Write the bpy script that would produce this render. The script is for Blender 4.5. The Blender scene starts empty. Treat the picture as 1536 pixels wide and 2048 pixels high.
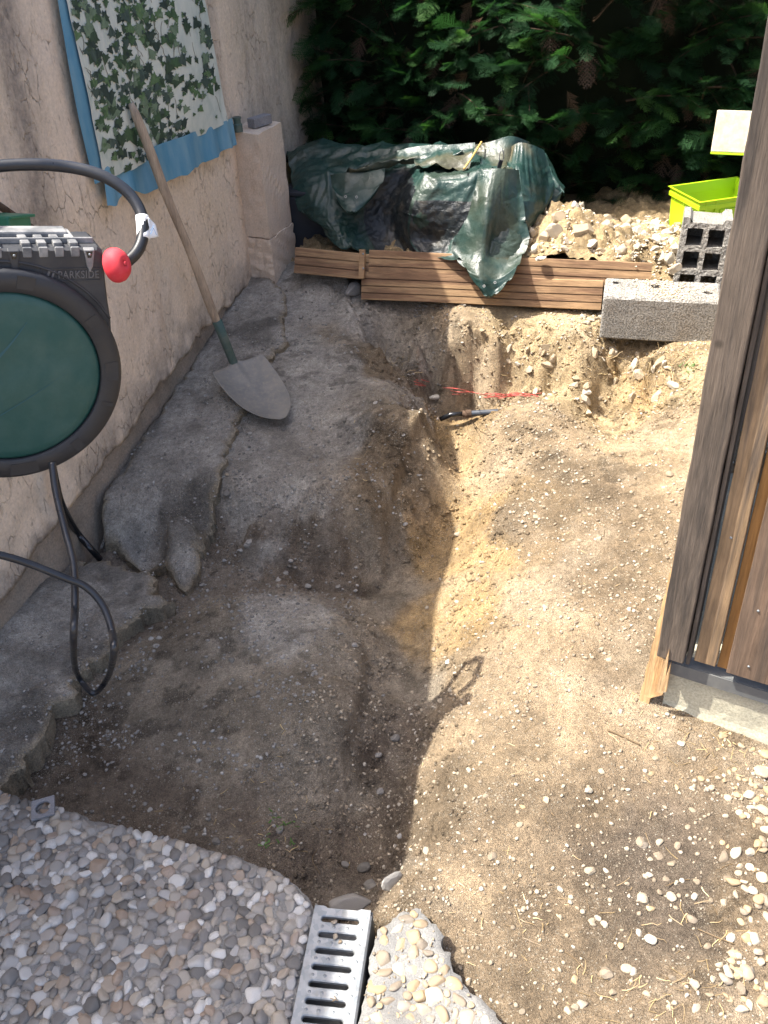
import bpy, math, random
import numpy as np
from mathutils import Vector, Matrix, Euler
R = math.radians
random.seed(7); rng = np.random.default_rng(7)
S = bpy.context.scene
COL = S.collection

# ------------------------------------------------------------------ camera, light, exposure
FPX, CH = 1850.0, 1.925
_d = np.array([143., -2585., -FPX]); _d /= np.linalg.norm(_d)
_U = -_d; _f = np.array([0, 0, -1.]); _f = _f - _f.dot(_U)*_U; _f /= np.linalg.norm(_f)
_r = np.cross(_f, _U); MC = np.stack([_r, _f, _U])
cam = bpy.data.cameras.new('camera'); camo = bpy.data.objects.new('camera', cam); COL.objects.link(camo)
cam.sensor_fit = 'VERTICAL'; cam.sensor_height = 36; cam.sensor_width = 27
cam.lens = FPX/2048*36; cam.clip_end = 500; cam.clip_start = .02
mw = Matrix([list(MC[i]) + [0] for i in range(3)] + [[0, 0, 0, 1]]); mw.translation = Vector((0, 0, CH))
camo.matrix_world = mw; S.camera = camo

SUN_EL, SUN_AZ = 61.0, 86.0            # azimuth: degrees left of +Y
el, az = R(SUN_EL), R(SUN_AZ)
sd = Vector((-math.sin(az)*math.cos(el), math.cos(az)*math.cos(el), math.sin(el)))
w = bpy.data.worlds.new('World'); S.world = w; w.use_nodes = True
nt = w.node_tree; bgn = nt.nodes['Background']; sk = nt.nodes.new('ShaderNodeTexSky')
sk.sky_type = 'NISHITA'; sk.sun_disc = False; sk.sun_elevation = el; sk.sun_rotation = -az % (2*math.pi)
sk.air_density = 0.7; sk.dust_density = 4.0; sk.ozone_density = .3
nt.links.new(sk.outputs[0], bgn.inputs[0]); bgn.inputs[1].default_value = .15
sl = bpy.data.lights.new('sun', 'SUN'); sl.energy = 3.4; sl.angle = R(.5); sl.color = (1, .95, .87)
so = bpy.data.objects.new('sun', sl); COL.objects.link(so); so.rotation_euler = (-sd).to_track_quat('-Z', 'Y').to_euler()
so.location = sd*20
vs = S.view_settings; vs.view_transform = 'Standard'; vs.look = 'None'; vs.exposure = 1.84; vs.gamma = 1; vs.use_curve_mapping = False

# ------------------------------------------------------------------ geometry of the place
def ray(x, y): return MC @ np.array([x-768., -(y-1024.), -FPX])/FPX
def at(x, y, z=0.):
    r = ray(x, y); return np.array([0, 0, CH]) + (z-CH)/r[2]*r
def nrm(a): a = np.array(a, float); return a/np.linalg.norm(a)
W0 = np.array([-1.181, 2.148]); W1 = np.array([-.583, 4.19]); WD = nrm(W1-W0); WN = np.array([WD[1], -WD[0]])
B0 = np.array([-.056, 3.98]); B1 = np.array([.973, 3.699]); BD = nrm(B1-B0); BN = np.array([-BD[1], BD[0]])   # BN points away from camera
def onplane(x, y, P, n, off=0.):
    r = ray(x, y); t = (P.dot(n)+off)/(r[:2].dot(n)); return np.array([0, 0, CH]) + t*r
def wallp(x, y, off=0.): return onplane(x, y, W0, WN, off)
def wall_sz(x, y):
    p = wallp(x, y); return (p[:2]-W0).dot(WD), p[2]
def wpt(s, z, off=0.):
    q = W0 + s*WD + off*WN; return (q[0], q[1], z)
def brd(x, y, off=0.): return onplane(x, y, B0, BN, off)

# ------------------------------------------------------------------ noise
def _hash(ix, iy, seed):
    h = (ix.astype(np.int64)*374761393 + iy.astype(np.int64)*668265263 + seed*2147483647) & 0xffffffff
    h = ((h ^ (h >> 13))*1274126177) & 0xffffffff
    h = (h ^ (h >> 16)) & 0xffffff
    return h/float(0xffffff)
def vnoise(x, y, s, seed=0):
    x = np.asarray(x, float)/s; y = np.asarray(y, float)/s
    ix = np.floor(x); iy = np.floor(y); fx = x-ix; fy = y-iy
    fx = fx*fx*fx*(fx*(fx*6-15)+10); fy = fy*fy*fy*(fy*(fy*6-15)+10)
    a = _hash(ix, iy, seed); b = _hash(ix+1, iy, seed); c = _hash(ix, iy+1, seed); d = _hash(ix+1, iy+1, seed)
    return (a*(1-fx)+b*fx)*(1-fy)+(c*(1-fx)+d*fx)*fy*1.0 - .5
def fbm(x, y, s, o=4, seed=0, g=.5):
    t = 0; a = 1
    for i in range(o):
        c, sn = math.cos(i*1.1), math.sin(i*1.1)
        t = t + a*vnoise(x*c-y*sn, x*sn+y*c, s/2**i, seed+i*17); a *= g
    return t
def worley(x, y, s, seed=0):
    x = np.asarray(x, float)/s; y = np.asarray(y, float)/s; ix = np.floor(x); iy = np.floor(y)
    f1 = np.full(x.shape, 9.); idv = np.zeros(x.shape)
    for dx in (-1, 0, 1):
        for dy in (-1, 0, 1):
            jx = ix+dx; jy = iy+dy
            px = jx+_hash(jx, jy, seed); py = jy+_hash(jx, jy, seed+5)
            d = np.hypot(px-x, py-y); m = d < f1
            f1 = np.where(m, d, f1); idv = np.where(m, _hash(jx, jy, seed+9), idv)
    return f1, idv
def sstep(a, b, x):
    t = np.clip((x-a)/(b-a), 0, 1); return t*t*(3-2*t)

# ------------------------------------------------------------------ mesh helpers
def mesh_np(name, V, F, mat=None, parent=None, smooth=True, col=None, attr='Col', link=True):
    """V (n,3); F (m,k) int array of one face size, or list of tuples"""
    me = bpy.data.meshes.new(name); V = np.asarray(V, np.float32)
    if isinstance(F, np.ndarray):
        m, k = F.shape
        me.vertices.add(len(V)); me.vertices.foreach_set('co', V.ravel())
        me.loops.add(m*k); me.loops.foreach_set('vertex_index', F.astype(np.int32).ravel())
        me.polygons.add(m); me.polygons.foreach_set('loop_start', np.arange(0, m*k, k, dtype=np.int32))
        me.polygons.foreach_set('loop_total', np.full(m, k, np.int32))
        me.update(calc_edges=True)
    else:
        me.from_pydata([tuple(map(float, v)) for v in V], [], [tuple(int(i) for i in f) for f in F]); me.update()
    me.validate()
    if smooth: me.polygons.foreach_set('use_smooth', np.ones(len(me.polygons), bool))
    if col is not None:
        ca = me.attributes.new(attr, 'FLOAT_COLOR', 'POINT'); c = np.ones((len(V), 4), np.float32); c[:, :3] = col
        ca.data.foreach_set('color', c.ravel())
    if mat: me.materials.append(mat)
    o = bpy.data.objects.new(name, me)
    if link: COL.objects.link(o)
    if parent: o.parent = parent
    return o
def tag(o, label=None, cat=None, group=None, kind=None):
    if label: o['label'] = label
    if cat: o['category'] = cat
    if group: o['group'] = group
    if kind: o['kind'] = kind
    return o
def empty(name, loc=(0, 0, 0), rot=None):
    o = bpy.data.objects.new(name, None); COL.objects.link(o); o.empty_display_size = .05
    if rot is not None: o.matrix_world = Matrix.Translation(Vector(loc)) @ rot.to_4x4()
    else: o.location = loc
    return o
def keep(o, parent):
    """parent without moving (geometry is in world space)"""
    o.parent = parent; o.matrix_parent_inverse = parent.matrix_world.inverted() if parent.type == 'EMPTY' and False else Matrix.Identity(4)
    return o
class MB:
    def __init__(s): s.v = []; s.f = []
    def add(s, vs, fs):
        b = len(s.v); s.v += [tuple(map(float, q)) for q in vs]; s.f += [tuple(b+i for i in f) for f in fs]
    def box(s, c, d, rot=None, taper=1.0):
        c = Vector(c); hx, hy, hz = d[0]/2, d[1]/2, d[2]/2
        vs = [Vector((sx*hx*(taper if sz > 0 else 1), sy*hy*(taper if sz > 0 else 1), sz*hz)) for sz in (-1, 1) for sy in (-1, 1) for sx in (-1, 1)]
        if rot is not None: vs = [rot @ q for q in vs]
        s.add([c+q for q in vs], [(0, 2, 3, 1), (4, 5, 7, 6), (0, 1, 5, 4), (2, 6, 7, 3), (0, 4, 6, 2), (1, 3, 7, 5)])
    def tube(s, pts, r, n=10, cap=True, rr=None):
        pts = [Vector(p) for p in pts]; b = len(s.v); N = len(pts); up = Vector((.13, .2, 1)).normalized(); prev = None
        for i, p in enumerate(pts):
            t = (pts[min(i+1, N-1)]-pts[max(i-1, 0)]).normalized()
            if prev is None:
                a = t.cross(up)
                if a.length < .05: a = t.cross(Vector((1, 0, 0)))
            else: a = prev - t*prev.dot(t)
            a.normalize(); prev = a; c = t.cross(a); q = rr[i] if rr else r
            for k in range(n):
                th = 2*math.pi*k/n; s.v.append(tuple(p+q*(math.cos(th)*a+math.sin(th)*c)))
        for i in range(N-1):
            for k in range(n):
                k2 = (k+1) % n; s.f.append((b+i*n+k, b+i*n+k2, b+(i+1)*n+k2, b+(i+1)*n+k))
        if cap:
            s.f.append(tuple(b+k for k in range(n))[::-1]); s.f.append(tuple(b+(N-1)*n+k for k in range(n)))
    def build(s, name, mat, parent=None, smooth=False, bev=0, auto=None, seg=2):
        o = mesh_np(name, s.v, s.f, mat, parent, smooth=smooth)
        if bev:
            m = o.modifiers.new('b', 'BEVEL'); m.width = bev; m.segments = seg; m.limit_method = 'ANGLE'; m.angle_limit = R(35)
            m.harden_normals = False
        return o
def spline(P, n=12):
    P = [np.array(p, float) for p in P]; out = []
    Q = [2*P[0]-P[1]] + P + [2*P[-1]-P[-2]]
    for i in range(1, len(Q)-2):
        for k in range(n):
            t = k/n; a, b, c, d = Q[i-1], Q[i], Q[i+1], Q[i+2]
            out.append(.5*((2*b)+(-a+c)*t+(2*a-5*b+4*c-d)*t*t+(-a+3*b-3*c+d)*t**3))
    out.append(P[-1]); return out
def lathe(prof, n=32):
    V = []; F = []
    for (r, z) in prof:
        for k in range(n): V.append((r*math.cos(2*math.pi*k/n), r*math.sin(2*math.pi*k/n), z))
    for i in range(len(prof)-1):
        for k in range(n):
            k2 = (k+1) % n; F.append((i*n+k, i*n+k2, (i+1)*n+k2, (i+1)*n+k))
    return V, F

# ------------------------------------------------------------------ material helper
def rgb(c): return (c[0], c[1], c[2], 1)
class Mt:
    def __init__(s, name, color=(.5, .5, .5), rough=.8, metal=0., spec=.4):
        s.m = bpy.data.materials.new(name); s.m.use_nodes = True; s.t = s.m.node_tree; s.n = s.t.nodes; s.l = s.t.links
        s.b = s.n['Principled BSDF']; s.b.inputs['Base Color'].default_value = rgb(color)
        s.b.inputs['Roughness'].default_value = rough; s.b.inputs['Metallic'].default_value = metal
        s.b.inputs['Specular IOR Level'].default_value = spec; s.last = None
    def N(s, t, **k):
        n = s.n.new('ShaderNode'+t)
        for a, v in k.items(): setattr(n, a, v)
        return n
    def L(s, a, b): s.l.new(a, b)
    def coord(s, scale=(1, 1, 1), which='Object', rot=(0, 0, 0)):
        c = s.N('TexCoord'); mp = s.N('Mapping'); mp.inputs['Scale'].default_value = scale; mp.inputs['Rotation'].default_value = rot
        s.L(c.outputs[which], mp.inputs[0]); return mp.outputs[0]
    def noise(s, co, scale, detail=4, rough=.55, dist=0.):
        n = s.N('TexNoise'); n.inputs['Scale'].default_value = scale; n.inputs['Detail'].default_value = detail
        n.inputs['Roughness'].default_value = rough; n.inputs['Distortion'].default_value = dist
        if co is not None: s.L(co, n.inputs['Vector'])
        return n.outputs['Fac']
    def voro(s, co, scale, feature='F1', out='Distance'):
        n = s.N('TexVoronoi', feature=feature); n.inputs['Scale'].default_value = scale
        if co is not None: s.L(co, n.inputs['Vector'])
        return n.outputs[out]
    def ramp(s, fac, stops):
        n = s.N('ValToRGB'); e = n.color_ramp.elements
        while len(e) < len(stops): e.new(.5)
        for k, (p, c) in enumerate(stops):
            e[k].position = p; e[k].color = rgb(c) if hasattr(c, '__len__') else (c, c, c, 1)
        s.L(fac, n.inputs[0]); return n.outputs[0]
    def mix(s, fac, a, b, mode='MIX'):
        n = s.N('Mix', data_type='RGBA', blend_type=mode)
        for i, v in ((0, fac), (6, a), (7, b)):
            if hasattr(v, 'links'): s.L(v, n.inputs[i])
            else: n.inputs[i].default_value = v if i == 0 else rgb(v)
        return n.outputs[2]
    def math(s, op, a, b=0.):
        n = s.N('Math', operation=op)
        for i, v in ((0, a), (1, b)):
            if hasattr(v, 'links'): s.L(v, n.inputs[i])
            else: n.inputs[i].default_value = v
        return n.outputs[0]
    def attr(s, name='Col'):
        n = s.N('Attribute'); n.attribute_name = name; return n.outputs['Color']
    def rnd(s): return s.N('ObjectInfo').outputs['Random']
    def color(s, o): s.L(o, s.b.inputs['Base Color']); return s
    def rough(s, o): s.L(o, s.b.inputs['Roughness']); return s
    def bump(s, h, dist=.003, strength=1.):
        n = s.N('Bump'); n.inputs['Distance'].default_value = dist; n.inputs['Strength'].default_value = strength
        s.L(h, n.inputs['Height'])
        if s.last: s.L(s.last, n.inputs['Normal'])
        s.last = n.outputs[0]; s.L(s.last, s.b.inputs['Normal']); return s

# soil: per-vertex colour of the ground itself, modulated by grain
m = Mt('soil', rough=.95, spec=.2); co = m.coord()
g1 = m.ramp(m.noise(co, 240, 6, .75), [(.3, .55), (.7, 1.5)]); g2 = m.ramp(m.noise(co, 9, 10, .72), [(.32, .72), (.68, 1.24)])
g3 = m.ramp(m.noise(co, 55, 6, .7), [(.34, .72), (.66, 1.24)])
c = m.mix(1., m.attr(), g1, 'MULTIPLY'); c = m.mix(1., c, g2, 'MULTIPLY'); c = m.mix(1., c, g3, 'MULTIPLY')
bmp = []
for sc_, th in ((125, .60), (230, .5), (430, .42)):
    vn = m.N('TexVoronoi'); vn.inputs['Scale'].default_value = sc_; m.L(co, vn.inputs['Vector'])
    sep = m.N('SeparateColor'); m.L(vn.outputs['Color'], sep.inputs[0])
    mask = m.math('MULTIPLY', m.ramp(vn.outputs['Distance'], [(.22, 1.), (.38, 0.)]), m.ramp(sep.outputs[0], [(th, 0.), (th+.05, 1.)]))
    dn = m.ramp(m.noise(co, 14, 4, .6), [(.40, .15), (.62, .9)]); mk = m.math('MULTIPLY', mask, dn)
    chip = m.ramp(sep.outputs[1], [(0, (.20, .17, .125)), (.5, (.34, .29, .215)), (.85, (.44, .39, .30)), (1, (.55, .51, .43))])
    c = m.mix(m.math('MULTIPLY', mk, .85), c, chip); bmp.append((mask, .35/sc_))
m.color(c)
m.bump(m.noise(co, 150, 8, .75), .009, 1.).bump(m.voro(co, 280), .003, .9)
for mk, d_ in bmp: m.bump(mk, d_, .9)
M_SOIL = m.m
# gravel / stones
def stone_mat(name, stops, attr, rough=.8, bumpd=.001, gs=180):
    m = Mt(name, rough=rough, spec=.35); co = m.coord()
    src = m.attr('Tint') if attr else m.rnd()
    base = m.ramp(src, stops); n = m.ramp(m.noise(co, gs, 5, .6), [(.25, .75), (.75, 1.22)])
    c = m.mix(1., base, n, 'MULTIPLY'); c = m.mix(m.ramp(m.noise(co, gs*.3, 3), [(.5, 0.), (.75, .45)]), c, (.26, .235, .19))
    m.color(c); m.bump(m.noise(co, gs*1.6, 5, .6), bumpd, .8); return m.m
GRV = [(0, (.17, .135, .095)), (.35, (.27, .215, .15)), (.65, (.34, .285, .205)), (.88, (.37, .325, .25)), (1, (.46, .42, .35))]
GRG = [(0, (.13, .12, .105)), (.4, (.22, .205, .18)), (.8, (.27, .255, .23)), (1, (.35, .335, .30))]
PEB = [(0, (.10, .095, .088)), (.2, (.19, .18, .168)), (.42, (.26, .245, .222)), (.6, (.32, .28, .225)), (.72, (.25, .185, .135)), (.82, (.31, .30, .285)), (1, (.50, .49, .46))]
PEY = [(0, (.18, .155, .125)), (.25, (.33, .235, .13)), (.5, (.38, .28, .165)), (.7, (.27, .23, .185)), (.88, (.42, .35, .24)), (1, (.44, .40, .32))]
ROK = [(0, (.36, .28, .18)), (.4, (.46, .37, .25)), (.7, (.5, .44, .34)), (1, (.62, .58, .48))]
M_GRV = stone_mat('gravel_tan', GRV, True); M_GRG = stone_mat('gravel_grey', GRG, True)
M_STN = stone_mat('stone_tan', GRV, False); M_STG = stone_mat('stone_grey', GRG, False)
M_PEBS = stone_mat('pebble_many', PEB, True, .55, .0006); M_PEB = stone_mat('pebble', PEB, False, .55, .0006)
M_PEY = stone_mat('pebble_yellow', PEY, False, .6, .0006); M_PEYS = stone_mat('pebble_yellow_many', PEY, True, .6, .0006)
M_ROK = stone_mat('rubble_rock', ROK, False, .9, .003, 60); M_ROKS = stone_mat('rubble_bits', ROK, True, .9, .003, 60)

def concrete(name, c0, c1, scale=60, bd=.002, dirt=(.2, .17, .13), dirtamt=.5, pits=0., rough=.9):
    m = Mt(name, rough=rough, spec=.25); co = m.coord()
    c = m.mix(m.ramp(m.noise(co, 9, 6, .65), [(.35, 0.), (.68, 1.)]), c0, c1)
    c = m.mix(1., c, m.ramp(m.noise(co, scale*4, 4, .7), [(.3, .7), (.7, 1.25)]), 'MULTIPLY')
    c = m.mix(m.ramp(m.noise(co, 5, 5, .7, .4), [(.5, 0.), (.75, dirtamt)]), c, dirt); m.color(c)
    m.bump(m.noise(co, scale*2, 7, .7), bd, .9)
    if pits:
        v = m.ramp(m.noise(co, 150, 3, .6), [(.36, 0.), (.5, 1.)]); m.bump(v, pits, .9); c = m.mix(1., c, m.ramp(v, [(0, .74), (1, 1.)]), 'MULTIPLY'); m.color(c)  # pits darkened as well: cavity shade put into the colour
    return m.m
M_MORTAR = concrete('aggregate_mortar', (.19, .187, .178), (.27, .265, .25), 90, .006)
M_SLABC = concrete('old_concrete', (.30, .285, .26), (.22, .21, .195), 50, .004, (.13, .11, .085), .7)
M_STRIP = concrete('gritty_strip', (.27, .255, .225), (.19, .175, .15), 80, .006, (.12, .10, .075), .75)
M_BLOCK = concrete('block_concrete', (.37, .355, .32), (.29, .28, .255), 90, .004, (.27, .20, .12), .35, pits=.006)
M_PLINTH = concrete('plinth_concrete', (.46, .43, .32), (.38, .365, .28), 40, .002, (.27, .25, .2), .5)
M_WPLINTH = concrete('wall_plinth_render', (.33, .27, .21), (.25, .22, .18), 30, .003, (.12, .10, .075), .75)

# wall plaster
m = Mt('rough_plaster', rough=.95, spec=.15); co = m.coord()
sx = m.coord((1, 1, .22)); 
cA = m.mix(m.ramp(m.noise(co, 2.2, 5, .6), [(.35, 0.), (.65, 1.)]), (.76, .645, .52), (.74, .61, .46))
wp_ = m.N('VectorMath', operation='MULTIPLY_ADD'); nz_ = m.N('TexNoise'); nz_.inputs['Scale'].default_value = 24; nz_.inputs['Detail'].default_value = 3; m.L(sx, nz_.inputs['Vector']); m.L(nz_.outputs['Color'], wp_.inputs[0]); wp_.inputs[1].default_value = (.10, .10, .05); m.L(m.coord((1, 1, .55)), wp_.inputs[2])
crk = m.ramp(m.voro(wp_.outputs[0], 19, 'DISTANCE_TO_EDGE'), [(.0, 1.), (.035, .0)])
wm = m.math('MULTIPLY', crk, m.ramp(m.noise(co, 6, 5, .7), [(.50, .0), (.60, 1.)]))
pit = m.math('MULTIPLY', m.ramp(m.noise(m.coord((1, 1, .45)), 60, 4, .6), [(.30, 1.), (.40, 0.)]), .6)
c = m.mix(m.math('MULTIPLY', wm, .38), cA, (.30, .22, .15)); c = m.mix(pit, c, (.36, .28, .21))
streak = m.ramp(m.noise(m.coord((1, 1, .10)), 4.0, 6, .65, .3), [(.5, 0.), (.75, 1.)])
c = m.mix(m.math('MULTIPLY', streak, .30), c, (.33, .29, .27))
dn_ = m.math('MULTIPLY', m.attr('Dirt'), m.ramp(m.noise(co, 30, 6, .7), [(.3, .55), (.7, 1.1)]))
c = m.mix(dn_, c, (.19, .17, .15))
c = m.mix(1., c, m.ramp(m.noise(co, 90, 5, .7), [(.3, .84), (.7, 1.12)]), 'MULTIPLY'); m.color(c)
m.bump(m.math('SUBTRACT', 1., wm), .004, 1.).bump(m.noise(m.coord((1, 1, .5)), 60, 7, .7), .006, .9)
M_PLAST = m.m
m = Mt('quoin_stone', rough=.85, spec=.25); co = m.coord()
c = m.mix(m.ramp(m.noise(co, 6, 6, .65), [(.35, 0.), (.65, 1.)]), (.62, .50, .39), (.54, .45, .36))
c = m.mix(m.ramp(m.noise(m.coord((1, 1, .4)), 16, 5, .7), [(.55, 0.), (.75, .6)]), c, (.26, .17, .11))
c = m.mix(1., c, m.ramp(m.noise(co, 140, 4), [(.3, .86), (.7, 1.1)]), 'MULTIPLY'); m.color(c); m.bump(m.noise(co, 120, 6), .0015, .8)
M_QUOIN = m.m

def wood(name, base, dark, ring=14, axis='Z', rough=.75, knots=True, bd=.0015, stretch=.06):
    m = Mt(name, rough=rough, spec=.3)
    sc = {'X': (stretch, 1, 1), 'Y': (1, stretch, 1), 'Z': (1, 1, stretch)}[axis]
    co = m.coord(sc); oi = m.rnd(); ad = m.N('VectorMath', operation='ADD'); m.L(co, ad.inputs[0]); m.L(oi, ad.inputs[1]); co = ad.outputs[0]
    f = m.noise(co, ring*1.3, 8, .62, .8); fine = m.noise(co, ring*11, 4, .7)
    c = m.mix(m.ramp(f, [(.32, 0.), (.5, .45), (.6, 1.)]), base, dark)
    c = m.mix(1., c, m.ramp(fine, [(.3, .68), (.7, 1.25)]), 'MULTIPLY')
    c = m.mix(1., c, m.ramp(m.noise(m.coord(), 6, 3), [(.3, .8), (.7, 1.18)]), 'MULTIPLY')
    if knots:
        k = m.ramp(m.voro(m.coord((1 if axis != 'X' else .8, 1, 1)), 6.5), [(.045, 1.), (.085, 0.)])
        c = m.mix(m.math('MULTIPLY', k, .75), c, tuple(x*.35 for x in base))
    m.color(c); m.bump(fine, bd, .8).bump(f, bd*1.5, .6); return m.m
M_DECK = wood('treated_decking', (.36, .235, .125), (.18, .105, .06), 12, 'X', .75, True, .002, .09)
M_POST = wood('weathered_grey_wood', (.15, .118, .09), (.07, .058, .048), 22, 'Z', .8, True, .003)
M_BRDA = wood('weathered_brown_board', (.31, .205, .11), (.12, .09, .065), 15, 'Z', .75, True, .002)
M_BRDB = wood('dark_stained_board', (.18, .12, .08), (.09, .068, .052), 14, 'Z', .7, True, .002)
M_RAWW = wood('orange_inner_board', (.40, .215, .07), (.29, .15, .05), 10, 'Z', .65, False, .001)
M_SPLIT = wood('freshly_split_wood', (.62, .42, .22), (.46, .28, .13), 22, 'Z', .8, False, .003)
M_HANDLE = wood('worn_handle_wood', (.40, .32, .235), (.27, .21, .155), 30, 'Z', .7, False, .0008)
M_STICK = wood('bamboo', (.62, .42, .14), (.5, .32, .1), 30, 'Z', .5, False, .0005)

def plastic(name, c, rough=.4, dust=0., dustc=(.3, .27, .22), scr=0.):
    m = Mt(name, c, rough, spec=.5); co = m.coord()
    if dust:
        cc = m.mix(m.ramp(m.noise(co, 14, 6, .65), [(.4, 0.), (.75, dust)]), c, dustc); m.color(cc)
        m.rough(m.ramp(m.noise(co, 20, 5), [(.3, rough), (.7, min(1, rough+.25))]))
    m.bump(m.noise(co, 60, 3), .0004, .4); return m.m
M_BLACKP = plastic('black_housing_plastic', (.022, .024, .028), .5, .28, (.13, .125, .12))
M_TOPP = plastic('sunlit_dusty_top', (.09, .095, .10), .5, .9, (.42, .41, .39))  # dusty plastic made paler: sunlight on the reel's top put into the colour
M_RINGP = plastic('black_ring_plastic', (.018, .019, .022), .42, .12, (.08, .08, .08))
M_TEAL = plastic('teal_cover_plastic', (.008, .062, .055), .4, .45, (.06, .12, .11))
M_TEALL = plastic('teal_mark_plastic', (.006, .075, .10), .35)
M_GREENP = plastic('green_plastic', (.02, .16, .09), .35)
M_RED = plastic('red_rubber', (.55, .02, .035), .6, .3, (.5, .2, .18))
M_HOSE = plastic('glossy_hose', (.012, .014, .018), .25, .18, (.09, .09, .09))
M_HOSEB = plastic('dark_hose', (.01, .011, .013), .22)
M_WHITE = plastic('white_label', (.72, .73, .74), .5)
M_BLUEL = plastic('blue_print', (.15, .32, .52), .5)
M_LIME = Mt('lime_plastic', (.36, .60, .012), .38, spec=.5)
M_LIME.b.inputs['Subsurface Weight'].default_value = .0
M_LIME = M_LIME.m
M_PIPE = plastic('blue_black_pipe', (.035, .045, .06), .22, .2, (.3, .26, .2))
M_PIPEG = plastic('grey_pipe', (.06, .06, .06), .35, .4, (.3, .26, .2))
M_REDW = plastic('red_cable', (.50, .06, .055), .5, .45, (.42, .28, .2))
M_CHUNK = concrete('pale_chunk', (.55, .52, .44), (.46, .43, .37), 50, .002)
M_PALE = concrete('pale_panel', (.62, .55, .41), (.56, .50, .37), 8, .0003, (.55, .49, .38), .3, rough=.55)
M_FLASH = plastic('dark_flashing', (.10, .105, .105), .6, .5, (.25, .24, .21))
M_DARKBIN = plastic('navy_plastic', (.006, .009, .016), .5, .1, (.05, .06, .07))
M_GREYB = concrete('grey_brick', (.22, .22, .23), (.17, .17, .18), 60, .001)
# galvanised steel
m = Mt('galvanised_steel', (.4, .42, .43), .5, .55, .5); co = m.coord()
c = m.mix(m.ramp(m.voro(co, 90, out='Color'), [(.2, 0.), (.8, 1.)]), (.23, .25, .26), (.32, .33, .33))
c = m.mix(m.ramp(m.noise(co, 30, 5, .7), [(.5, 0.), (.75, .6)]), c, (.24, .215, .18)); m.color(c)
m.rough(m.ramp(m.noise(co, 40, 4), [(.3, .42), (.7, .7)])); m.bump(m.noise(co, 120, 4), .0006, .6); M_GALV = m.m
m = Mt('shovel_steel', (.2, .2, .2), .6, .35, .4); co = m.coord()
c = m.mix(m.ramp(m.noise(co, 12, 7, .7), [(.35, 0.), (.7, 1.)]), (.17, .165, .155), (.26, .24, .205))
c = m.mix(m.ramp(m.noise(co, 60, 5, .7), [(.5, 0.), (.7, .5)]), c, (.33, .28, .21)); m.color(c); m.bump(m.noise(co, 90, 5), .0008, .7); M_BLADE = m.m
M_SOCK = plastic('green_socket', (.035, .075, .065), .5, .45, (.22, .2, .16))
# tarpaulin
m = Mt('green_tarpaulin', (.02, .10, .08), .34, spec=.38); co = m.coord()
c = m.mix(m.ramp(m.noise(co, 7, 5, .6), [(.3, 0.), (.7, 1.)]), (.008, .026, .022), (.019, .048, .041))
c = m.mix(m.ramp(m.attr('Dirt'), [(.0, 0.), (1., .55)]), c, (.20, .14, .07))
c = m.mix(m.ramp(m.noise(co, 30, 6, .7), [(.52, 0.), (.75, .4)]), c, (.09, .12, .10)); m.color(c)
m.rough(m.ramp(m.noise(co, 14, 5), [(.3, .27), (.7, .48)]))
wv = m.noise(co, 650, 1); m.bump(m.noise(co, 26, 5, .6, .6), .006, .55).bump(m.noise(co, 70, 4, .6, 1.), .0025, .5)
wp_ = m.N('VectorMath', operation='MULTIPLY_ADD'); nz_ = m.N('TexNoise'); nz_.inputs['Scale'].default_value = 5; m.L(co, nz_.inputs['Vector']); m.L(nz_.outputs['Color'], wp_.inputs[0]); wp_.inputs[1].default_value = (.22, .22, .22); m.L(co, wp_.inputs[2])
m.bump(m.voro(wp_.outputs[0], 6.5, 'DISTANCE_TO_EDGE'), .03, .35)
M_TARP = m.m
m = Mt('shaded_tarp', (.012, .014, .016), .38, spec=.5); co = m.coord()  # tarp darkened nearly to black: shade of the fold hollow as colour
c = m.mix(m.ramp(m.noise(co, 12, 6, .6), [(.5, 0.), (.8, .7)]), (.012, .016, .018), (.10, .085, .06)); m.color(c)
m.bump(m.noise(co, 24, 6, .6, .8), .014, .7).bump(m.noise(co, 90, 4, .6, 1.), .003, .5); M_TARPSH = m.m
M_BRASS = plastic('metal_eyelet', (.25, .25, .24), .3)
# foliage
def leafm(name, stops, tr=.35):
    m = Mt(name, rough=.5, spec=.3); a = m.attr('Tint'); c = m.ramp(a, stops); m.color(c)
    t = m.N('BsdfTranslucent'); mx = m.N('MixShader'); mx.inputs[0].default_value = tr
    c2 = m.mix(1., c, (1.5, 1.7, .8), 'MULTIPLY'); m.L(c2, t.inputs[0]); m.L(m.b.outputs[0], mx.inputs[1]); m.L(t.outputs[0], mx.inputs[2])
    m.L(mx.outputs[0], m.n['Material Output'].inputs[0]); return m.m
M_LEAF = leafm('cypress_foliage', [(0, (.013, .034, .017)), (.35, (.02, .062, .026)), (.65, (.032, .092, .032)), (.88, (.075, .17, .045)), (1, (.17, .31, .075))], .4)
M_DEAD = leafm('dead_foliage', [(0, (.07, .045, .03)), (1, (.16, .10, .06))], .15)
M_GRASS = leafm('weed_leaf', [(0, (.06, .12, .03)), (1, (.12, .2, .06))], .3)
M_STRAW = leafm('dry_root', [(0, (.16, .11, .06)), (.6, (.34, .25, .13)), (1, (.5, .38, .2))], .1)
M_BARK = wood('cypress_bark', (.14, .09, .06), (.07, .045, .03), 20, 'Z', .95, False, .004)
M_CORE = Mt('hedge_inside', (.014, .018, .010), 1., spec=.05).m
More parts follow.
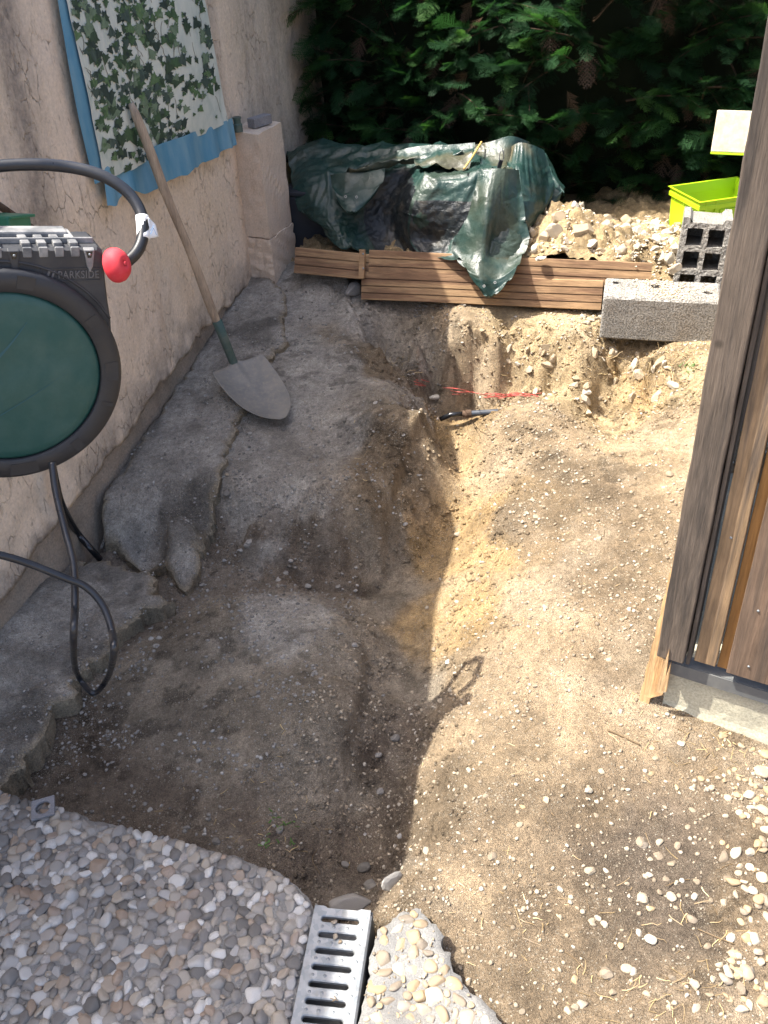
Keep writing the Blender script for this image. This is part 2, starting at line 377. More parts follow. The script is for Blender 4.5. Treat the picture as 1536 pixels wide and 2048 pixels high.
# banner
m = Mt('banner_cloth', (.6, .64, .58), .8, spec=.2); co = m.coord()
c = m.mix(m.ramp(m.noise(co, 5, 6, .65, .5), [(.35, 0.), (.7, 1.)]), (.60, .63, .56), (.44, .50, .46))
c = m.mix(m.ramp(m.noise(m.coord((1, 1, .5)), 14, 5, .7), [(.5, 0.), (.72, .7)]), c, (.34, .42, .37)); m.color(c); m.bump(m.noise(co, 20, 5), .003, .5); M_BANNER = m.m
m = Mt('ivy_print', rough=.7, spec=.25); m.color(m.mix(1., m.attr('Tint'), m.ramp(m.noise(m.coord(), 60, 4), [(.3, .75), (.7, 1.25)]), 'MULTIPLY')); M_IVY = m.m
m = Mt('faded_blue_cloth', rough=.75, spec=.25); co = m.coord((1, 1, .3))
m.color(m.mix(m.ramp(m.noise(co, 12, 5, .6), [(.3, 0.), (.7, 1.)]), (.07, .23, .36), (.19, .34, .42))); m.bump(m.noise(co, 50, 4), .002, .6); M_BLUE = m.m
#@@PART2
def wp(o, root):
    """child whose geometry is already in world space"""
    o.parent = root; o.matrix_parent_inverse = Matrix.Translation(-Vector(root.location)); return o

# ------------------------------------------------------------------ ground: height and colour from control points (photo x, photo y, height, soil)
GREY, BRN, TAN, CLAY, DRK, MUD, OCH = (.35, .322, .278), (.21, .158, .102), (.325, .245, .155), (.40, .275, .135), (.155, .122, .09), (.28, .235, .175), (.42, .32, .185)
CP = [
 (583, 560, .30, GREY), (640, 575, .30, GREY), (700, 590, .28, GREY), (570, 620, .25, GREY), (650, 610, .25, GREY), (720, 625, .25, GREY), (900, 630, .255, TAN), (1050, 640, .26, OCH),
 (1190, 650, .26, OCH), (1430, 700, .24, OCH), (1200, 690, .245, TAN), (1320, 705, .235, OCH),
 (620, 690, .21, GREY), (640, 740, .18, GREY), (600, 800, .15, GREY), (500, 900, .10, GREY), (700, 760, .165, GREY), (820, 800, .13, GREY), (860, 850, .11, BRN), (700, 900, .095, GREY), (780, 950, .055, BRN),
 (600, 1000, .045, GREY), (480, 1000, .045, GREY), (740, 1030, .01, BRN), (500, 1050, .03, GREY), (640, 1050, .02, GREY), (650, 680, .215, MUD),
 (500, 640, .235, GREY), (420, 780, .16, GREY), (300, 930, .10, GREY), (220, 1010, .07, GREY), (350, 1050, .04, GREY), (400, 900, .11, GREY),
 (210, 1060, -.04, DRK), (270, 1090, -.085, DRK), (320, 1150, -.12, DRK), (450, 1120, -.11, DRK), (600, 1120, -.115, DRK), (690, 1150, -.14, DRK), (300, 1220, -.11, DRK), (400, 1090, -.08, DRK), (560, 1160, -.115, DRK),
 (430, 1215, -.02, MUD), (520, 1215, -.015, GREY), (600, 1235, -.02, GREY), (680, 1255, -.03, MUD), (500, 1350, -.03, MUD), (640, 1350, -.035, MUD), (690, 1430, -.07, MUD), (300, 1400, -.07, MUD), (450, 1500, -.07, MUD),
 (200, 1500, -.10, DRK), (600, 1550, -.105, MUD), (300, 1600, -.105, DRK), (80, 1520, -.11, DRK), (500, 1690, -.12, DRK), (600, 1720, -.14, DRK), (250, 1330, -.07, MUD),(700, 1560, -.15, MUD),
 (100, 1180, -.01, GREY), (190, 1170, -.03, GREY), (50, 1350, -.03, GREY), (10, 1450, -.05, GREY), (140, 1420, -.09, DRK), (230, 1270, -.08, DRK), (0, 1230, .0, GREY),
 (740, 1215, -.14, MUD), (790, 1180, -.16, MUD), (860, 1100, -.16, CLAY), (905, 1050, -.145, CLAY), (800, 1100, -.14, MUD), (905, 950, -.115, CLAY), (865, 930, -.10, MUD), (900, 860, -.01, CLAY), (780, 1330, -.19, MUD),
 (830, 1250, -.18, CLAY), (800, 1450, -.205, DRK), (850, 1380, -.175, MUD), (750, 1500, -.20, DRK), (780, 1600, -.21, DRK), (720, 1650, -.205, DRK), (720, 1750, -.215, DRK), (670, 1780, -.20, DRK), (750, 1740, -.20, DRK),
 (940, 1230, -.09, CLAY), (980, 1010, -.03, CLAY), (960, 1110, -.095, CLAY), (1010, 930, .01, TAN), (900, 1450, -.09, TAN), (890, 1560, -.075, BRN), (865, 1690, -.06, BRN), (800, 1780, -.05, BRN), (960, 1330, -.055, TAN),
 (1050, 1200, .0, TAN), (1200, 1000, .065, BRN), (1090, 920, .07, BRN), (970, 875, .05, TAN), (1350, 850, .14, TAN), (1100, 840, .115, TAN), (1300, 1250, .02, BRN), (1000, 1500, -.035, TAN), (1000, 1800, -.045, BRN),
 (1200, 1600, -.03, BRN), (1250, 1430, -.02, TAN), (1100, 2000, -.05, BRN), (900, 1780, -.05, TAN), (1500, 1500, -.035, BRN), (1500, 1800, -.04, BRN), (1500, 2040, -.05, BRN), (1000, 2040, -.06, BRN), (885, 1850, -.055, BRN),
 (1330, 1700, -.04, DRK), (1400, 1750, -.04, DRK), (1180, 1130, .03, BRN), (1350, 1050, .07, TAN), (1380, 1800, -.045, DRK), (1250, 1350, 0., BRN), (1030, 1050, -.01, BRN), (1060, 1400, -.02, TAN),
 (945, 795, -.03, TAN), (870, 770, -.01, MUD), (805, 745, .035, MUD), (900, 790, -.03, TAN), (1000, 805, -.01, TAN), (1050, 800, .06, TAN), (850, 720, .09, MUD), (920, 745, .075, TAN), (960, 830, .025, CLAY),
 (1120, 785, .085, OCH), (1200, 780, .08, OCH), (1300, 785, .10, CLAY), (760, 705, .185, BRN), (740, 740, .16, BRN), (830, 680, .195, GREY), (1000, 690, .215, TAN), (1100, 695, .225, OCH), (1200, 715, .215, OCH), (1290, 725, .21, OCH),
 (1250, 755, .095, CLAY), (1390, 770, .19, OCH),(350, 1110, -.09, DRK), (500, 1100, -.10, DRK), (520, 1150, -.12, DRK), (640, 1135, -.13, DRK), (390, 1170, -.115, DRK), (650, 1165, -.135, DRK), (730, 1120, -.145, MUD), (900, 665, .245, TAN), (1000, 660, .235, OCH), (1080, 668, .24, OCH), (1010, 750, .08, OCH),(1100, 750, .11, OCH),
]
cpx = np.array([at(a, b, c)[:2] for a, b, c, d in CP]); cpz = np.array([c for *_, c, d in CP]); cpc = np.array([d for *_, d in CP])
extra = np.array([[x, y] for x in (-3., -1., 1., 3.) for y in (-1., 8.)] + [[3., 2.], [3, 4.5], [-2.5, 3], [2.2, 1.]])
ez = np.array([-.06 if y < 0 else .5 for x, y in extra]); ez[-4:] = [.0, .25, .1, -.05]
PX = np.vstack([cpx, extra]); PZ = np.concatenate([cpz, ez])
def tps(r): return np.where(r > 1e-9, r*r*np.log(np.maximum(r, 1e-9)), 0)
PZ = np.where(PZ < -.125, PZ-.035, PZ)
n_ = len(PX); K = tps(np.hypot(PX[:, None, 0]-PX[None, :, 0], PX[:, None, 1]-PX[None, :, 1])) + np.eye(n_)*2e-4
P_ = np.hstack([np.ones((n_, 1)), PX]); A_ = np.block([[K, P_], [P_.T, np.zeros((3, 3))]])
wts = np.linalg.solve(A_, np.concatenate([PZ, np.zeros(3)]))
def hbase(x, y):
    x = np.asarray(x, float); y = np.asarray(y, float); sh = x.shape; x = x.ravel(); y = y.ravel(); out = np.empty(len(x))
    for i in range(0, len(x), 20000):
        a = x[i:i+20000]; b = y[i:i+20000]
        out[i:i+20000] = tps(np.hypot(a[:, None]-PX[:, 0], b[:, None]-PX[:, 1])) @ wts[:n_] + wts[n_] + wts[n_+1]*a + wts[n_+2]*b
    return out.reshape(sh)
def inpoly(x, y, poly):
    x = np.asarray(x, float); y = np.asarray(y, float); c = np.zeros(x.shape, bool); n = len(poly)
    for i in range(n):
        x1, y1 = poly[i]; x2, y2 = poly[(i+1) % n]
        if y1 == y2: continue
        c ^= ((y1 > y) != (y2 > y)) & (x < (x2-x1)*(y-y1)/(y2-y1)+x1)
    return c
def dpoly(x, y, poly):
    """distance to outline, negative inside"""
    x = np.asarray(x, float); y = np.asarray(y, float); d = np.full(x.shape, 1e9); n = len(poly)
    for i in range(n):
        ax, ay = poly[i]; bx, by = poly[(i+1) % n]; vx, vy = bx-ax, by-ay; L2 = vx*vx+vy*vy+1e-12
        t = np.clip(((x-ax)*vx+(y-ay)*vy)/L2, 0, 1); d = np.minimum(d, np.hypot(x-ax-t*vx, y-ay-t*vy))
    return np.where(inpoly(x, y, poly), -d, d)
def wpoly(pts, z): return [tuple(at(a, b, z)[:2]) for a, b in pts]
# paving outlines (top at z = 0), continued towards the camera's feet
PAVL = wpoly([(-60, 1560), (0, 1575), (50, 1596), (110, 1606), (190, 1640), (250, 1648), (330, 1668), (400, 1690), (470, 1712), (520, 1728), (560, 1742), (600, 1768), (618, 1790), (629, 1818)], 0)
PAVL += [(-.265, .80), (-.33, .25), (-1.6, .25), (-1.6, 1.2)]
PAVR = wpoly([(751, 1850), (790, 1822), (832, 1808), (860, 1822), (872, 1852), (872, 1885), (900, 1912), (925, 1950), (942, 1985), (985, 2020), (1010, 2050)], 0)
PAVR += [(.17, .80), (.2, .25), (-.19, .25), (-.112, .93)]
GRT = [(-.206, 1.180), (-.070, 1.172), (-.19, .25), (-.33, .25)]
# old concrete strips along the wall
STR1 = wpoly([(345, 1076), (300, 1050), (195, 1012), (205, 985), (330, 835), (440, 695), (500, 625), (560, 640), (582, 665), (574, 700), (582, 735), (548, 755), (500, 800), (492, 845), (462, 880), (448, 920), (437, 950), (405, 1000), (385, 1050), (365, 1078)], .11)
STR2 = wpoly([(-80, 1180), (60, 1135), (130, 1105), (200, 1118), (300, 1130), (318, 1150), (310, 1175), (345, 1190), (300, 1195), (280, 1225), (240, 1250), (205, 1300), (150, 1350), (110, 1400), (75, 1450), (30, 1530), (-40, 1570), (-120, 1500)], .0)
TERA = wpoly([(395, 1212), (420, 1190), (480, 1192), (560, 1196), (640, 1210), (700, 1236), (722, 1270), (724, 1330), (714, 1385), (700, 1430), (680, 1480), (640, 1550), (590, 1620), (480, 1640), (200, 1560), (100, 1500), (200, 1350), (300, 1260)], -.05)
TERB = wpoly([(345, 1074), (420, 1062), (500, 1078), (560, 1068), (640, 1085), (700, 1090), (760, 1050), (795, 960), (850, 905), (872, 850), (842, 800), (765, 768), (738, 742), (700, 700), (560, 640), (300, 900), (200, 1020)], .02)
TRF = wpoly([(705, 1130), (790, 1100), (868, 1010), (888, 900), (960, 900), (985, 1000), (965, 1110), (930, 1230), (860, 1320), (800, 1270), (740, 1220)], -.15)
def hfull(x, y, fine=True):
    z = hbase(x, y)
    ex = .012*fbm(x, y, .07, 4, 301); 
    fr_ = (y > 3.2) & (x > -.1); z = np.where(fr_, np.minimum(z, .256+.15*(z-.256)*(z > .256)), z)
    for poly, am in ((TERA, .055), (TERB, .048)):
        bx_ = (x > min(p[0] for p in poly)-.2) & (x < max(p[0] for p in poly)+.2) & (y > min(p[1] for p in poly)-.2) & (y < max(p[1] for p in poly)+.2)
        d = dpoly(x[bx_], y[bx_], poly)+ex[bx_]; xx_, yy_ = x[bx_], y[bx_]; wt_ = sstep(1.6, 1.85, yy_)*sstep(-.72, -.50, xx_) if poly is TERA else sstep(.35, .5, (xx_-W0[0])*WN[0]+(yy_-W0[1])*WN[1])
        z[bx_] += wt_*am*(sstep(.014, -.014, d)-sstep(.085, -.085, d))
    # rough on cut faces, smooth in the mud of the trench
    nx = x + .02*vnoise(x, y, .09, 3); ny = y + .02*vnoise(x, y, .09, 4)
    z = z + (.011+.009*sstep(0., .2, x))*fbm(nx, ny, .28, 3, 11) + .009*fbm(nx, ny, .13, 3, 12)
    e = .01; slope = np.hypot(hbase(x+e, y)-hbase(x-e, y), hbase(x, y+e)-hbase(x, y-e))/(2*e)
    flr = sstep(.02, -.02, dpoly(x, y, TRF)); rough = (.35 + 1.5*sstep(.25, .9, slope))*(1-.75*flr)
    scarp = sstep(.35, .9, slope)*sstep(3.2, 3.4, y)*sstep(-.06, -.16, (x-B0[0])*BN[0]+(y-B0[1])*BN[1])
    z = z + rough*(.011*fbm(nx, ny, .07, 4, 21)) + scarp*(.075*fbm(nx*1.0, ny*1.6, .10, 4, 5) - .02)
    if fine:
        f1, idv = worley(nx, ny, .022, 31); z = z + (.0045*rough + .006*scarp)*(idv-.3)*sstep(.62, .25, f1)
        f2, id2 = worley(nx, ny, .010, 41); z = z + .0028*(id2-.2)*sstep(.6, .3, f2)
        f3, id3 = worley(nx, ny, .05, 51); z = z + scarp*.028*(id3-.4)*sstep(.65, .2, f3)
        z = z + .0015*vnoise(x, y, .012, 8)
    # terrace edges crumble in small steps
    # sink below slabs
    for poly, t in ((PAVL, -.09), (PAVR, -.09), (GRT, -.13)):
        m = dpoly(x, y, poly) < .006; z = np.where(m, np.minimum(z, t), z)
    return z
def hcol(x, y):
    wx = x + .10*fbm(x, y, .22, 4, 61) + .03*vnoise(x, y, .03, 62); wy = y + .12*fbm(x, y, .22, 4, 71) + .03*vnoise(x, y, .03, 72)
    sh = x.shape; wx = wx.ravel(); wy = wy.ravel(); out = np.empty((len(wx), 3))
    for i in range(0, len(wx), 20000):
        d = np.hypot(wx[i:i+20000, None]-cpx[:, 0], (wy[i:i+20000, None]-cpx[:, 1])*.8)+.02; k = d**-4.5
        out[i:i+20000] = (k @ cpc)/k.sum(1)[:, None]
    out = out.reshape(sh+(3,))
    # moist patches and pale dusty ones
    a = fbm(x, y, .30, 5, 81); b = fbm(x, y, .09, 4, 91)
    damp = sstep(.07, .30, a + .5*b)[..., None]; pale = sstep(.12, .40, -a + .6*b)[..., None]
    out = out*(1-.24*damp) + pale*.05*np.array([1., .92, .75])
    spots = sstep(.16, .26, fbm(x*1.0, y*1.5, .05, 3, 99))[..., None]*sstep(.0, .2, fbm(x, y, .35, 2, 98))[..., None]
    return out*(1-.4*spots)
xs = np.arange(-1.75, 2.25, .0068); ys = []; yv = .35
while yv < 4.9: ys.append(yv); yv += .0048 + .0009*yv
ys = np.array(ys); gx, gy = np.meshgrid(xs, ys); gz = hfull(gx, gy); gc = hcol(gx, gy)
def grid_faces(nr, nc):
    i = np.arange(nr*nc).reshape(nr, nc); return np.stack([i[:-1, :-1], i[:-1, 1:], i[1:, 1:], i[1:, :-1]], -1).reshape(-1, 4)
V = np.stack([gx, gy, gz], -1).reshape(-1, 3); F = grid_faces(len(ys), len(xs))
# coarse surround out to the horizon, stitched under the fine sheet's rim
n0 = len(V); ring = []
bx0, bx1, by0, by1 = xs[0], xs[-1], ys[0], ys[-1]
def rimpts(d, zz, n=24):
    a, b, c, e = bx0-d, bx1+d, by0-d, by1+d; P = []
    for k in range(n): P.append((a+(b-a)*k/n, c))
    for k in range(n): P.append((b, c+(e-c)*k/n))
    for k in range(n): P.append((b-(b-a)*k/n, e))
    for k in range(n): P.append((a, e-(e-c)*k/n))
    return [(x, y, zz(x, y)) for x, y in P]
hz = lambda x, y: float(hbase(np.array([x]), np.array([y]))[0])
R0 = rimpts(-.03, lambda x, y: hz(x, y)-.06); R1 = rimpts(.6, lambda x, y: np.clip(hz(x, y), -.1, .5)-.03); R2 = rimpts(4, lambda x, y: .1); R3 = rimpts(300, lambda x, y: 0.)
Vr = np.array(R0+R1+R2+R3); nn = 96
Fr = np.array([(n0+i*nn+k, n0+i*nn+(k+1) % nn, n0+(i+1)*nn+(k+1) % nn, n0+(i+1)*nn+k)[::-1] for i in range(3) for k in range(nn)])
V = np.vstack([V, Vr]); F = np.vstack([F, Fr]); C_ = np.vstack([gc.reshape(-1, 3), np.tile(np.array([[.30, .24, .16]]), (len(Vr), 1))])
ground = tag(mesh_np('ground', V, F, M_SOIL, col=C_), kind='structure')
def hq(x, y):
    """height of the built sheet by bilinear look-up"""
    x = np.asarray(x, float); y = np.asarray(y, float)
    i = np.clip(((x-xs[0])/.0068).astype(int), 0, len(xs)-2); j = np.clip(np.searchsorted(ys, y)-1, 0, len(ys)-2)
    fx = np.clip((x-xs[i])/.0068, 0, 1); fy = np.clip((y-ys[j])/(ys[j+1]-ys[j]), 0, 1)
    return (gz[j, i]*(1-fx)+gz[j, i+1]*fx)*(1-fy)+(gz[j+1, i]*(1-fx)+gz[j+1, i+1]*fx)*fy
def drop(px, py):
    """where the view ray through a photo point meets the ground"""
    z = 0.
    for _ in range(12):
        p = at(px, py, z); z = .5*z+.5*float(hq(p[0], p[1]))
    p = at(px, py, z); return np.array([p[0], p[1], float(hq(p[0], p[1]))])

# ------------------------------------------------------------------ stone shapes
def ico(sub):
    t = (1+5**.5)/2
    v = [(-1, t, 0), (1, t, 0), (-1, -t, 0), (1, -t, 0), (0, -1, t), (0, 1, t), (0, -1, -t), (0, 1, -t), (t, 0, -1), (t, 0, 1), (-t, 0, -1), (-t, 0, 1)]
    f = [(0, 11, 5), (0, 5, 1), (0, 1, 7), (0, 7, 10), (0, 10, 11), (1, 5, 9), (5, 11, 4), (11, 10, 2), (10, 7, 6), (7, 1, 8), (3, 9, 4), (3, 4, 2), (3, 2, 6), (3, 6, 8), (3, 8, 9), (4, 9, 5), (2, 4, 11), (6, 2, 10), (8, 6, 7), (9, 8, 1)]
    v = [np.array(q)/np.linalg.norm(q) for q in v]
    for _ in range(sub):
        c = {}; g = []
        def mid(a, b):
            k = (min(a, b), max(a, b))
            if k not in c: q = v[a]+v[b]; v.append(q/np.linalg.norm(q)); c[k] = len(v)-1
            return c[k]
        for a, b, d in f:
            x, y, z = mid(a, b), mid(b, d), mid(d, a); g += [(a, x, z), (b, y, x), (d, z, y), (x, y, z)]
        f = g
    return np.array(v), np.array(f)
def stone_shape(seed, sub=1, ang=.0, flat=.6, p=3.):
    r = np.random.default_rng(seed); v, f = ico(sub); v = v.copy()
    k = r.normal(size=(14 if ang else 11, 3)); k /= np.linalg.norm(k, axis=1)[:, None]; h = r.uniform(.62 if ang else .64, .96, len(k))
    dd = v @ k.T; rr = np.ones(len(v))
    lim = np.where(dd > .2, h/np.maximum(dd, .2), 9.)
    if ang: rr = lim.min(1); rr = np.minimum(rr, 1.15)
    else: rr = (np.sum(np.minimum(lim, 3.)**(-16.), 1)+1)**(-1/16.)
    v = v*rr[:, None]; s = np.array([1., r.uniform(.62, .95), flat*r.uniform(.75, 1.15)]); v = v*s
    return v/np.abs(v[:, 0]).max(), f
def soft_stone(seed, e):
    r = np.random.default_rng(seed); v, f = ico(2); k = r.normal(size=(10, 3)); k /= np.linalg.norm(k, axis=1)[:, None]; h = r.uniform(.5, .92, 10); dd = v @ k.T
    lim = np.where(dd > .15, h/np.maximum(dd, .15), 9.); rr = (np.sum(np.minimum(lim, 3.)**(-e), 1)+1)**(-1/e); v = v*rr[:, None]*np.array([1., r.uniform(.55, .95), .55*r.uniform(.8, 1.15)]); return v/np.abs(v[:, 0]).max(), f
PEBSH = [soft_stone(100+i, (9., 16., 26.)[i % 3]) for i in range(14)]; PEBLO = [stone_shape(100+i, 1, 0, .55) for i in range(14)]
ANGSH = [stone_shape(200+i, 1, 1, .68) for i in range(14)]
CHIP = [stone_shape(300+i, 0, 0, .7) for i in range(8)]
ROCKSH = []
for i in range(10):
    v, f = stone_shape(400+i, 3, 1, .78); r = np.random.default_rng(i); v = v*(1+.05*fbm(v[:, 0]+i, v[:, 1]+v[:, 2], .8, 4, i))[:, None]; ROCKSH.append((v, f))
def mesh_data(name, sh, mat, smooth=True):
    me = bpy.data.meshes.new(name); me.from_pydata([tuple(q) for q in sh[0]], [], [tuple(int(k) for k in q) for q in sh[1]])
    me.polygons.foreach_set('use_smooth', np.full(len(me.polygons), smooth)); me.materials.append(mat); return me
def merge(shapes, pos, size, ang, tilt, tint, name, mat, smooth=False):
    """many small stones as one mesh"""
    Vs, Fs, Ts = [], [], []; b = 0; pos = np.asarray(pos)
    pick = rng.integers(0, len(shapes), len(pos))
    for k, (sv, sf) in enumerate(shapes):
        idx = np.nonzero(pick == k)[0]
        if not len(idx): continue
        a = ang[idx]; t = tilt[idx]; ca, sa, ct, st = np.cos(a), np.sin(a), np.cos(t), np.sin(t)
        v = sv[None]*size[idx][:, None, None]; x, y, z = v[..., 0], v[..., 1], v[..., 2]
        y2 = y*ct[:, None]-z*st[:, None]; z2 = y*st[:, None]+z*ct[:, None]
        X = x*ca[:, None]-y2*sa[:, None]; Y = x*sa[:, None]+y2*ca[:, None]
        q = np.stack([X, Y, z2], -1)+pos[idx][:, None, :]
        Vs.append(q.reshape(-1, 3)); n = len(sv)
        Fs.append((sf[None]+(b+np.arange(len(idx))*n)[:, None, None]).reshape(-1, 3)); Ts.append(np.repeat(tint[idx], n, axis=0)); b += len(idx)*n
    T = np.concatenate(Ts)
    if T.ndim == 2: return mesh_np(name, np.vstack(Vs), np.vstack(Fs), mat, smooth=smooth, col=T, attr='Col')
    return mesh_np(name, np.vstack(Vs), np.vstack(Fs), mat, smooth=smooth, col=np.stack([T, T, T], -1), attr='Tint')
def singles(meds, pos, size, ang, tilt, name, parent, squash=None):
    out = []
    for i, p in enumerate(pos):
        o = bpy.data.objects.new(name, meds[int(rng.integers(len(meds)))]); COL.objects.link(o); o.parent = parent
        o.location = tuple(map(float, p)); s = float(size[i]); o.scale = (s, s, s); o.rotation_euler = (float(tilt[i]), 0, float(ang[i])); out.append(o)
    return out
def inframe(p, mg=20):
    c = MC.T @ (np.asarray(p, float)-np.array([0, 0, CH])); x = 768+FPX*c[0]/-c[2]; y = 1024-FPX*c[1]/-c[2]
    return -mg < x < 1536+mg and -mg < y < 2048+mg
def proj(p):
    c = MC.T @ (np.asarray(p, float)-np.array([0, 0, CH])); return 768+FPX*c[0]/-c[2], 1024-FPX*c[1]/-c[2]
def pack(poly, rmin, rmax, tries, k=.92, seed=1, inset=.004, bbox=None, bias=2.):
    r = np.random.default_rng(seed); P = np.array(poly); lo, hi = P.min(0), P.max(0)
    if bbox: lo = np.maximum(lo, bbox[0]); hi = np.minimum(hi, bbox[1])
    cell = rmax*2; g = {}; out = []
    rad = np.sort(rmin+(rmax-rmin)*r.random(tries)**bias)[::-1]; X = lo[0]+(hi[0]-lo[0])*r.random(tries); Y = lo[1]+(hi[1]-lo[1])*r.random(tries)
    dd = dpoly(X, Y, poly)
    for x, y, q, d in zip(X, Y, rad, dd):
        if d > -inset-q*.6: continue
        ci, cj = int(x/cell), int(y/cell); ok = True
        for i in (ci-1, ci, ci+1):
            for j in (cj-1, cj, cj+1):
                for (a, b, c) in g.get((i, j), ()):
                    if (a-x)**2+(b-y)**2 < (k*(c+q))**2: ok = False; break
                if not ok: break
            if not ok: break
        if ok: g.setdefault((ci, cj), []).append((x, y, q)); out.append((x, y, q))
    return np.array(out)

# ------------------------------------------------------------------ paving slabs
def slab(name, poly, z0, z1, mat, res=.01, rough=.003, ragged=.006, topfn=None):
    """concrete slab: gridded top clipped to a ragged outline, with a broken edge"""
    P = np.array(poly); pts = []
    for i in range(len(P)):
        a, b = P[i], P[(i+1) % len(P)]; n = max(1, int(np.hypot(*(b-a))/res))
        for k in range(n): pts.append(a+(b-a)*k/n)
    pts = np.array(pts); c = pts.mean(0)
    nx = fbm(pts[:, 0], pts[:, 1], .05, 4, 5, .65)*ragged*2.0; ny = fbm(pts[:, 0], pts[:, 1], .05, 4, 15, .65)*ragged*2.0
    pts = pts+np.stack([nx, ny], -1)
    import mathutils
    # interior grid
    lo, hi = pts.min(0), pts.max(0); X, Y = np.meshgrid(np.arange(lo[0], hi[0], res), np.arange(lo[1], hi[1], res))
    X = X.ravel()+rng.uniform(-.2, .2, X.size)*res; Y = Y.ravel()+rng.uniform(-.2, .2, Y.size)*res
    d = dpoly(X, Y, [tuple(q) for q in pts]); k = d < -res*.6; X = X[k]; Y = Y[k]
    n = len(pts); allp = [Vector((float(a), float(b))) for a, b in pts]+[Vector((float(a), float(b))) for a, b in zip(X, Y)]
    vo, eo, fo, *_ = mathutils.geometry.delaunay_2d_cdt(allp, [], [list(range(n))], 1, 1e-6)
    vo = np.array([tuple(q) for q in vo]); dd = dpoly(vo[:, 0], vo[:, 1], [tuple(q) for q in pts])
    top = (topfn(vo[:, 0], vo[:, 1]) if topfn else np.full(len(vo), z1)) + rough*fbm(vo[:, 0], vo[:, 1], .04, 4, 7)*2 - .010*sstep(-.012, .0, dd)
    V = list(np.column_stack([vo, top])); F = [tuple(f) for f in fo]
    b = len(V); base = topfn(pts[:, 0], pts[:, 1]) if topfn else np.full(n, z1)
    # edge walls: rim follows the outline's own vertices (the first n inputs are kept in order)
    rows = 4
    for j in range(rows+1):
        t = j/rows; q = pts+ (np.stack([fbm(pts[:, 0]+j*.3, pts[:, 1], .03, 3, 25+j), fbm(pts[:, 0], pts[:, 1]+j*.3, .03, 3, 35+j)], -1)*.012 if j else 0)
        zz = (base-.010+rough*2*fbm(pts[:, 0], pts[:, 1], .04, 4, 7))*(1-t) + (z0 if not topfn else base-.12)*t
        V += list(np.column_stack([q, zz]))
    for j in range(rows):
        for i in range(n):
            i2 = (i+1) % n; F.append((b+j*n+i, b+(j+1)*n+i, b+(j+1)*n+i2, b+j*n+i2))
    V = np.array(V); col = None
    if mat is M_SOIL:
        g = np.array([.335, .308, .265])*(1+.5*fbm(V[:, 0], V[:, 1], .12, 4, 77))[:, None]; e_ = np.zeros(len(V)); e_[:b] = sstep(-.020, -.002, dd+.012*vnoise(vo[:, 0], vo[:, 1], .04, 5)); e_[b:] = 1.
        dk = sstep(.05, .3, fbm(V[:, 0], V[:, 1], .25, 4, 79))[:, None]; g = g*(1-.45*dk)
        col = g*(1-e_[:, None])+np.array([.30, .25, .175])*e_[:, None]
    return mesh_np(name, V, F, mat, col=col)
pavl = tag(slab('pebble_paving', PAVL, -.10, -.001, M_MORTAR, .011), kind='structure')
pavr = tag(slab('pebble_paving', PAVR, -.10, -.001, M_MORTAR, .009, ragged=.010), kind='structure')
PM = [mesh_data('pebble', s, M_PEB) for s in PEBSH]; PMY = [mesh_data('pebble', s, M_PEY) for s in PEBSH]
def embed(poly, parent, meds, matmany, seed, rmin, rmax, nsingle, tries=60000, inset=.006, kk=.62, sink=.12):
    P = pack(poly, rmin, rmax, tries, .62 if kk is None else kk, seed, inset, bbox=((-1.05, .55), (.4, 1.7)), bias=1.25)
    fr = np.array([inframe((x, y, 0), 10) for x, y, q in P]); order = np.argsort(-(P[:, 2]+fr*1.)); P = P[order]; fr = fr[order]
    n = len(P); ang = rng.uniform(0, 6.28, n); til = rng.normal(0, .3, n); size = P[:, 2]*rng.uniform(1.0, 1.25, n)
    z = -size*sink + rng.normal(0, .0012, n)
    pos = np.column_stack([P[:, :2], z]); k = min(nsingle, int(fr.sum()))
    singles(meds, pos[:k], size[:k], ang[:k], til[:k], 'pebble', parent)
    if n > k+3:
        o = merge(PEBLO, pos[k:], size[k:], ang[k:], til[k:], rng.random(n-k), 'pebble', matmany, True); o.parent = parent; tag(o, kind='stuff')
    q = 5200; X = rng.uniform(-1.05, .45, q); Y = rng.uniform(.5, 1.7, q); ok = dpoly(X, Y, poly) < -.004; X, Y = X[ok], Y[ok]; q = len(X)
    o = merge(CHIP, np.column_stack([X, Y, np.full(q, .0)]), rng.uniform(.0012, .0042, q), rng.uniform(0, 6.28, q), rng.normal(0, .4, q), rng.random(q), 'grit', M_GRG if parent is pavl else M_GRV); o.parent = parent; tag(o, kind='stuff')
    return n, k
_ = (embed(PAVL, pavl, PM, M_PEBS, 3, .0072, .0185, 300), embed(PAVR, pavr, PMY, M_PEYS, 5, .0062, .019, 200, 16000, .014, .80, .25))

def hsoft(x, y): return np.maximum.reduce([hq(x+a, y+b) for a, b in ((0, 0), (.025, 0), (-.025, 0), (0, .03), (0, -.03), (.02, .02), (-.02, -.02), (.02, -.02), (-.02, .02))])
# broken concrete strips by the wall
s1 = tag(slab('concrete_strip', STR1, 0, 0, M_SOIL, .010, .004, .014, topfn=lambda x, y: np.maximum(hbase(x, y)+.012, hsoft(x, y)+.014)+.010*sstep(.08, .24, (x-W0[0])*WN[0]+(y-W0[1])*WN[1])), kind='structure')
s2 = tag(slab('concrete_strip', STR2, 0, 0, M_SOIL, .010, .006, .018, topfn=lambda x, y: np.clip(hbase(x, y), -.05, .05)+.03), kind='structure')
def on_slab(x, y): return (dpoly(x, y, STR1) < -.0) | (dpoly(x, y, STR2) < 0) | (dpoly(x, y, PAVL) < .01) | (dpoly(x, y, PAVR) < .01) | (dpoly(x, y, GRT) < .01)

